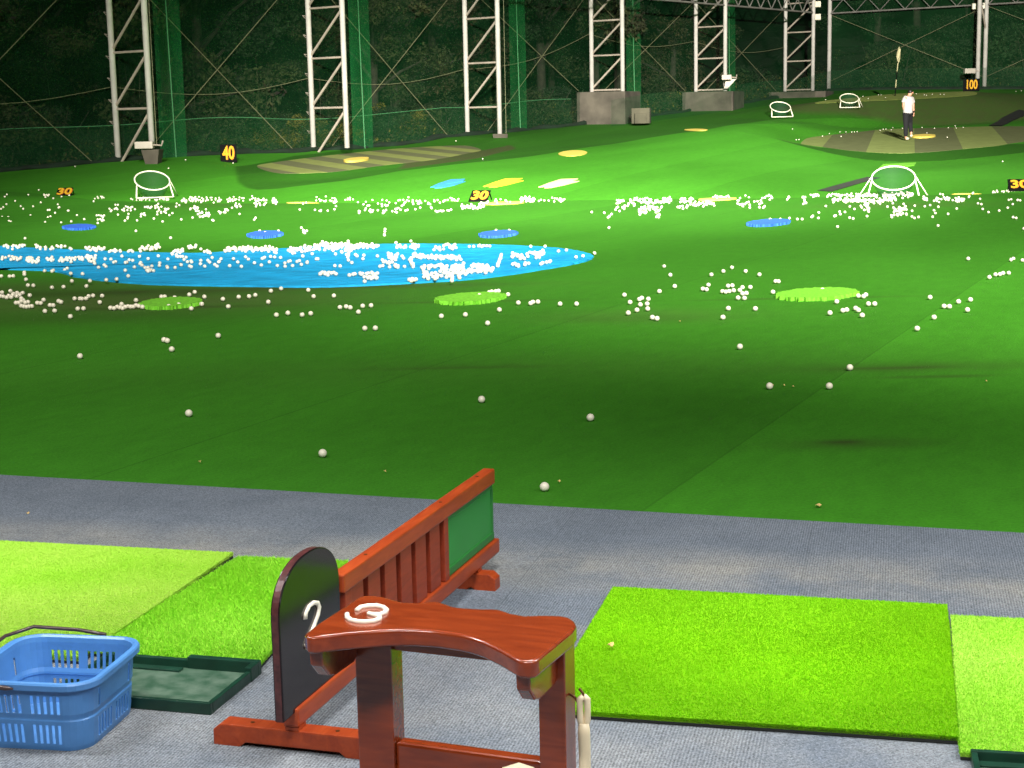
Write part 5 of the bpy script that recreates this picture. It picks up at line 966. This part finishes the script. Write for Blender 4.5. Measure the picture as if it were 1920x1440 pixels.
# ------------------------------------------------------------------ trays
def tray(loc, rz, w, d, label, flip=1):
    t = thing('ball_tray', loc, label, 'tray', 'dark green rubber ball trays', local=True, rz=rz); h = .042; wl = .016
    b = MB(); b.box((.001, .001, .005), (w-.002, 0, 0), (0, d-.002, 0), (0, 0, .008)); b.build('floor', MT['traydust']).parent = t
    b = MB(); b.box((0, 0, .005), (w, 0, 0), (0, wl, 0), (0, 0, h-.008)); b.box((w-wl, wl+.001, .005), (wl, 0, 0), (0, d-2*wl-.002, 0), (0, 0, h-.010)); b.box((0, wl+.001, .005), (wl, 0, 0), (0, d-2*wl-.002, 0), (0, 0, h-.010)); b.box((0, d-wl, .005), (w, 0, 0), (0, wl, 0), (0, 0, h-.008))
    b.box((w*.55, d-wl-.004, .006), (w*.45+.002, 0, 0), (0, wl+.010, 0), (0, 0, h+.002)); b.box((w-wl-.004, d-.07, .0055), (wl+.006, 0, 0), (0, .05, 0), (0, 0, h+.0015))
    b.add([(w-wl-.02, wl, .012), (w-wl, wl, .012), (w-wl, wl+.04, .012), (w-wl, wl, h-.004)], [(0, 1, 3), (1, 2, 3), (0, 3, 2), (0, 2, 1)])
    b.build('rim', MT['tray'], bevel=.003).parent = t
    b = MB(); b.box((wl+.001, d-wl-.003-.04, .0131), (w*.5, 0, 0), (0, .03, 0), (0, 0, .006)); b.build('ridge', MT['tray'], bevel=.002).parent = t
    return t
rt = -math.radians(15.5); e1t = Vector((math.cos(rt), math.sin(rt), 0)); Qt = Vector((-.897, 4.347, 0))
tray(tuple(Qt-e1t*.50), rt, .52, .345, 'shallow dark green ball tray between blue basket and black board')
rt2 = -math.radians(12); e2t = Vector((-math.sin(rt2), math.cos(rt2), 0)); q = onz(1820, 1399, .045); tray((q.x-e2t.x*.40, q.y-e2t.y*.40, 0), rt2, .5, .40, 'corner of a dark green ball tray at the bottom right edge')

# ------------------------------------------------------------------ light: night, range floodlights, bay lamps and added fill at the turf edge
W = bpy.data.worlds.new('World'); sc.world = W; W.use_nodes = True; nt = W.node_tree; bg = nt.nodes['Background']
sky = nt.nodes.new('ShaderNodeTexSky'); sky.sky_type = 'NISHITA'; sky.sun_disc = False; sky.sun_elevation = math.radians(-4); sky.sun_rotation = math.radians(180); nt.links.new(sky.outputs[0], bg.inputs[0]); bg.inputs[1].default_value = 0.12
def spot(loc, tgt, power, ang, blend=1.0, col=(1, .95, .85), r=.5):
    l = bpy.data.lights.new('floodlight', 'SPOT'); l.energy = power; l.spot_size = math.radians(ang); l.spot_blend = blend; l.color = col; l.shadow_soft_size = r
    o = bpy.data.objects.new('floodlight_lamp', l); C.objects.link(o); o.location = loc; o.rotation_euler = (Vector(tgt)-Vector(loc)).to_track_quat('-Z', 'Y').to_euler(); return o
def area(loc, sx, sy, power, col=(1, .985, .96), rz=0, spread=180):
    l = bpy.data.lights.new('bay_or_fill_light', 'AREA'); l.shape = 'RECTANGLE'; l.size = sx; l.size_y = sy; l.energy = power; l.color = col; l.spread = math.radians(spread)
    o = bpy.data.objects.new('bay_or_fill_lamp', l); C.objects.link(o); o.location = loc; o.rotation_euler = (0, 0, rz); return o
spot((-2, -6, 17), (0, 38, 0), 230000, 30)
spot((5, -6, 17), (3, 42, 0.5), 265000, 28)
spot((-9, -6, 17), (-9, 33, 0), 70000, 34)
spot((8, -6, 17), (15, 61, 1), 440000, 25)
spot((9, -6, 17), (6, 21.5, 0), 112000, 44)
spot((-2, -6, 17), (-3, 22, 0), 34000, 42)
spot((0, -6, 17), (0, 15, 0), 7000, 60)
for x in (-2.6, 0.2, 3.0): area((x, 4.1, 3.0), 1.3, .18, 96, rz=-YAW)
for x in (-1.2, 1.6): area((x, 1.2, 3.0), 1.3, .18, 95, rz=-YAW)
for x in (-3.4, 4.4): area((x, 6.3-.2*x, 2.9), 1.6, .18, 42, rz=-YAW)  # added fill lamps, put here to lift the far carpet and near turf
# ------------------------------------------------------------------ render setup
sc.view_settings.view_transform = 'Standard'; sc.view_settings.look = 'None'; sc.view_settings.exposure = 0; sc.view_settings.gamma = 1
sc.cycles.max_bounces = 8; sc.cycles.transparent_max_bounces = 16; sc.cycles.use_denoising = True
for o in list(C.objects):
    if '_local' in o: del o['_local']
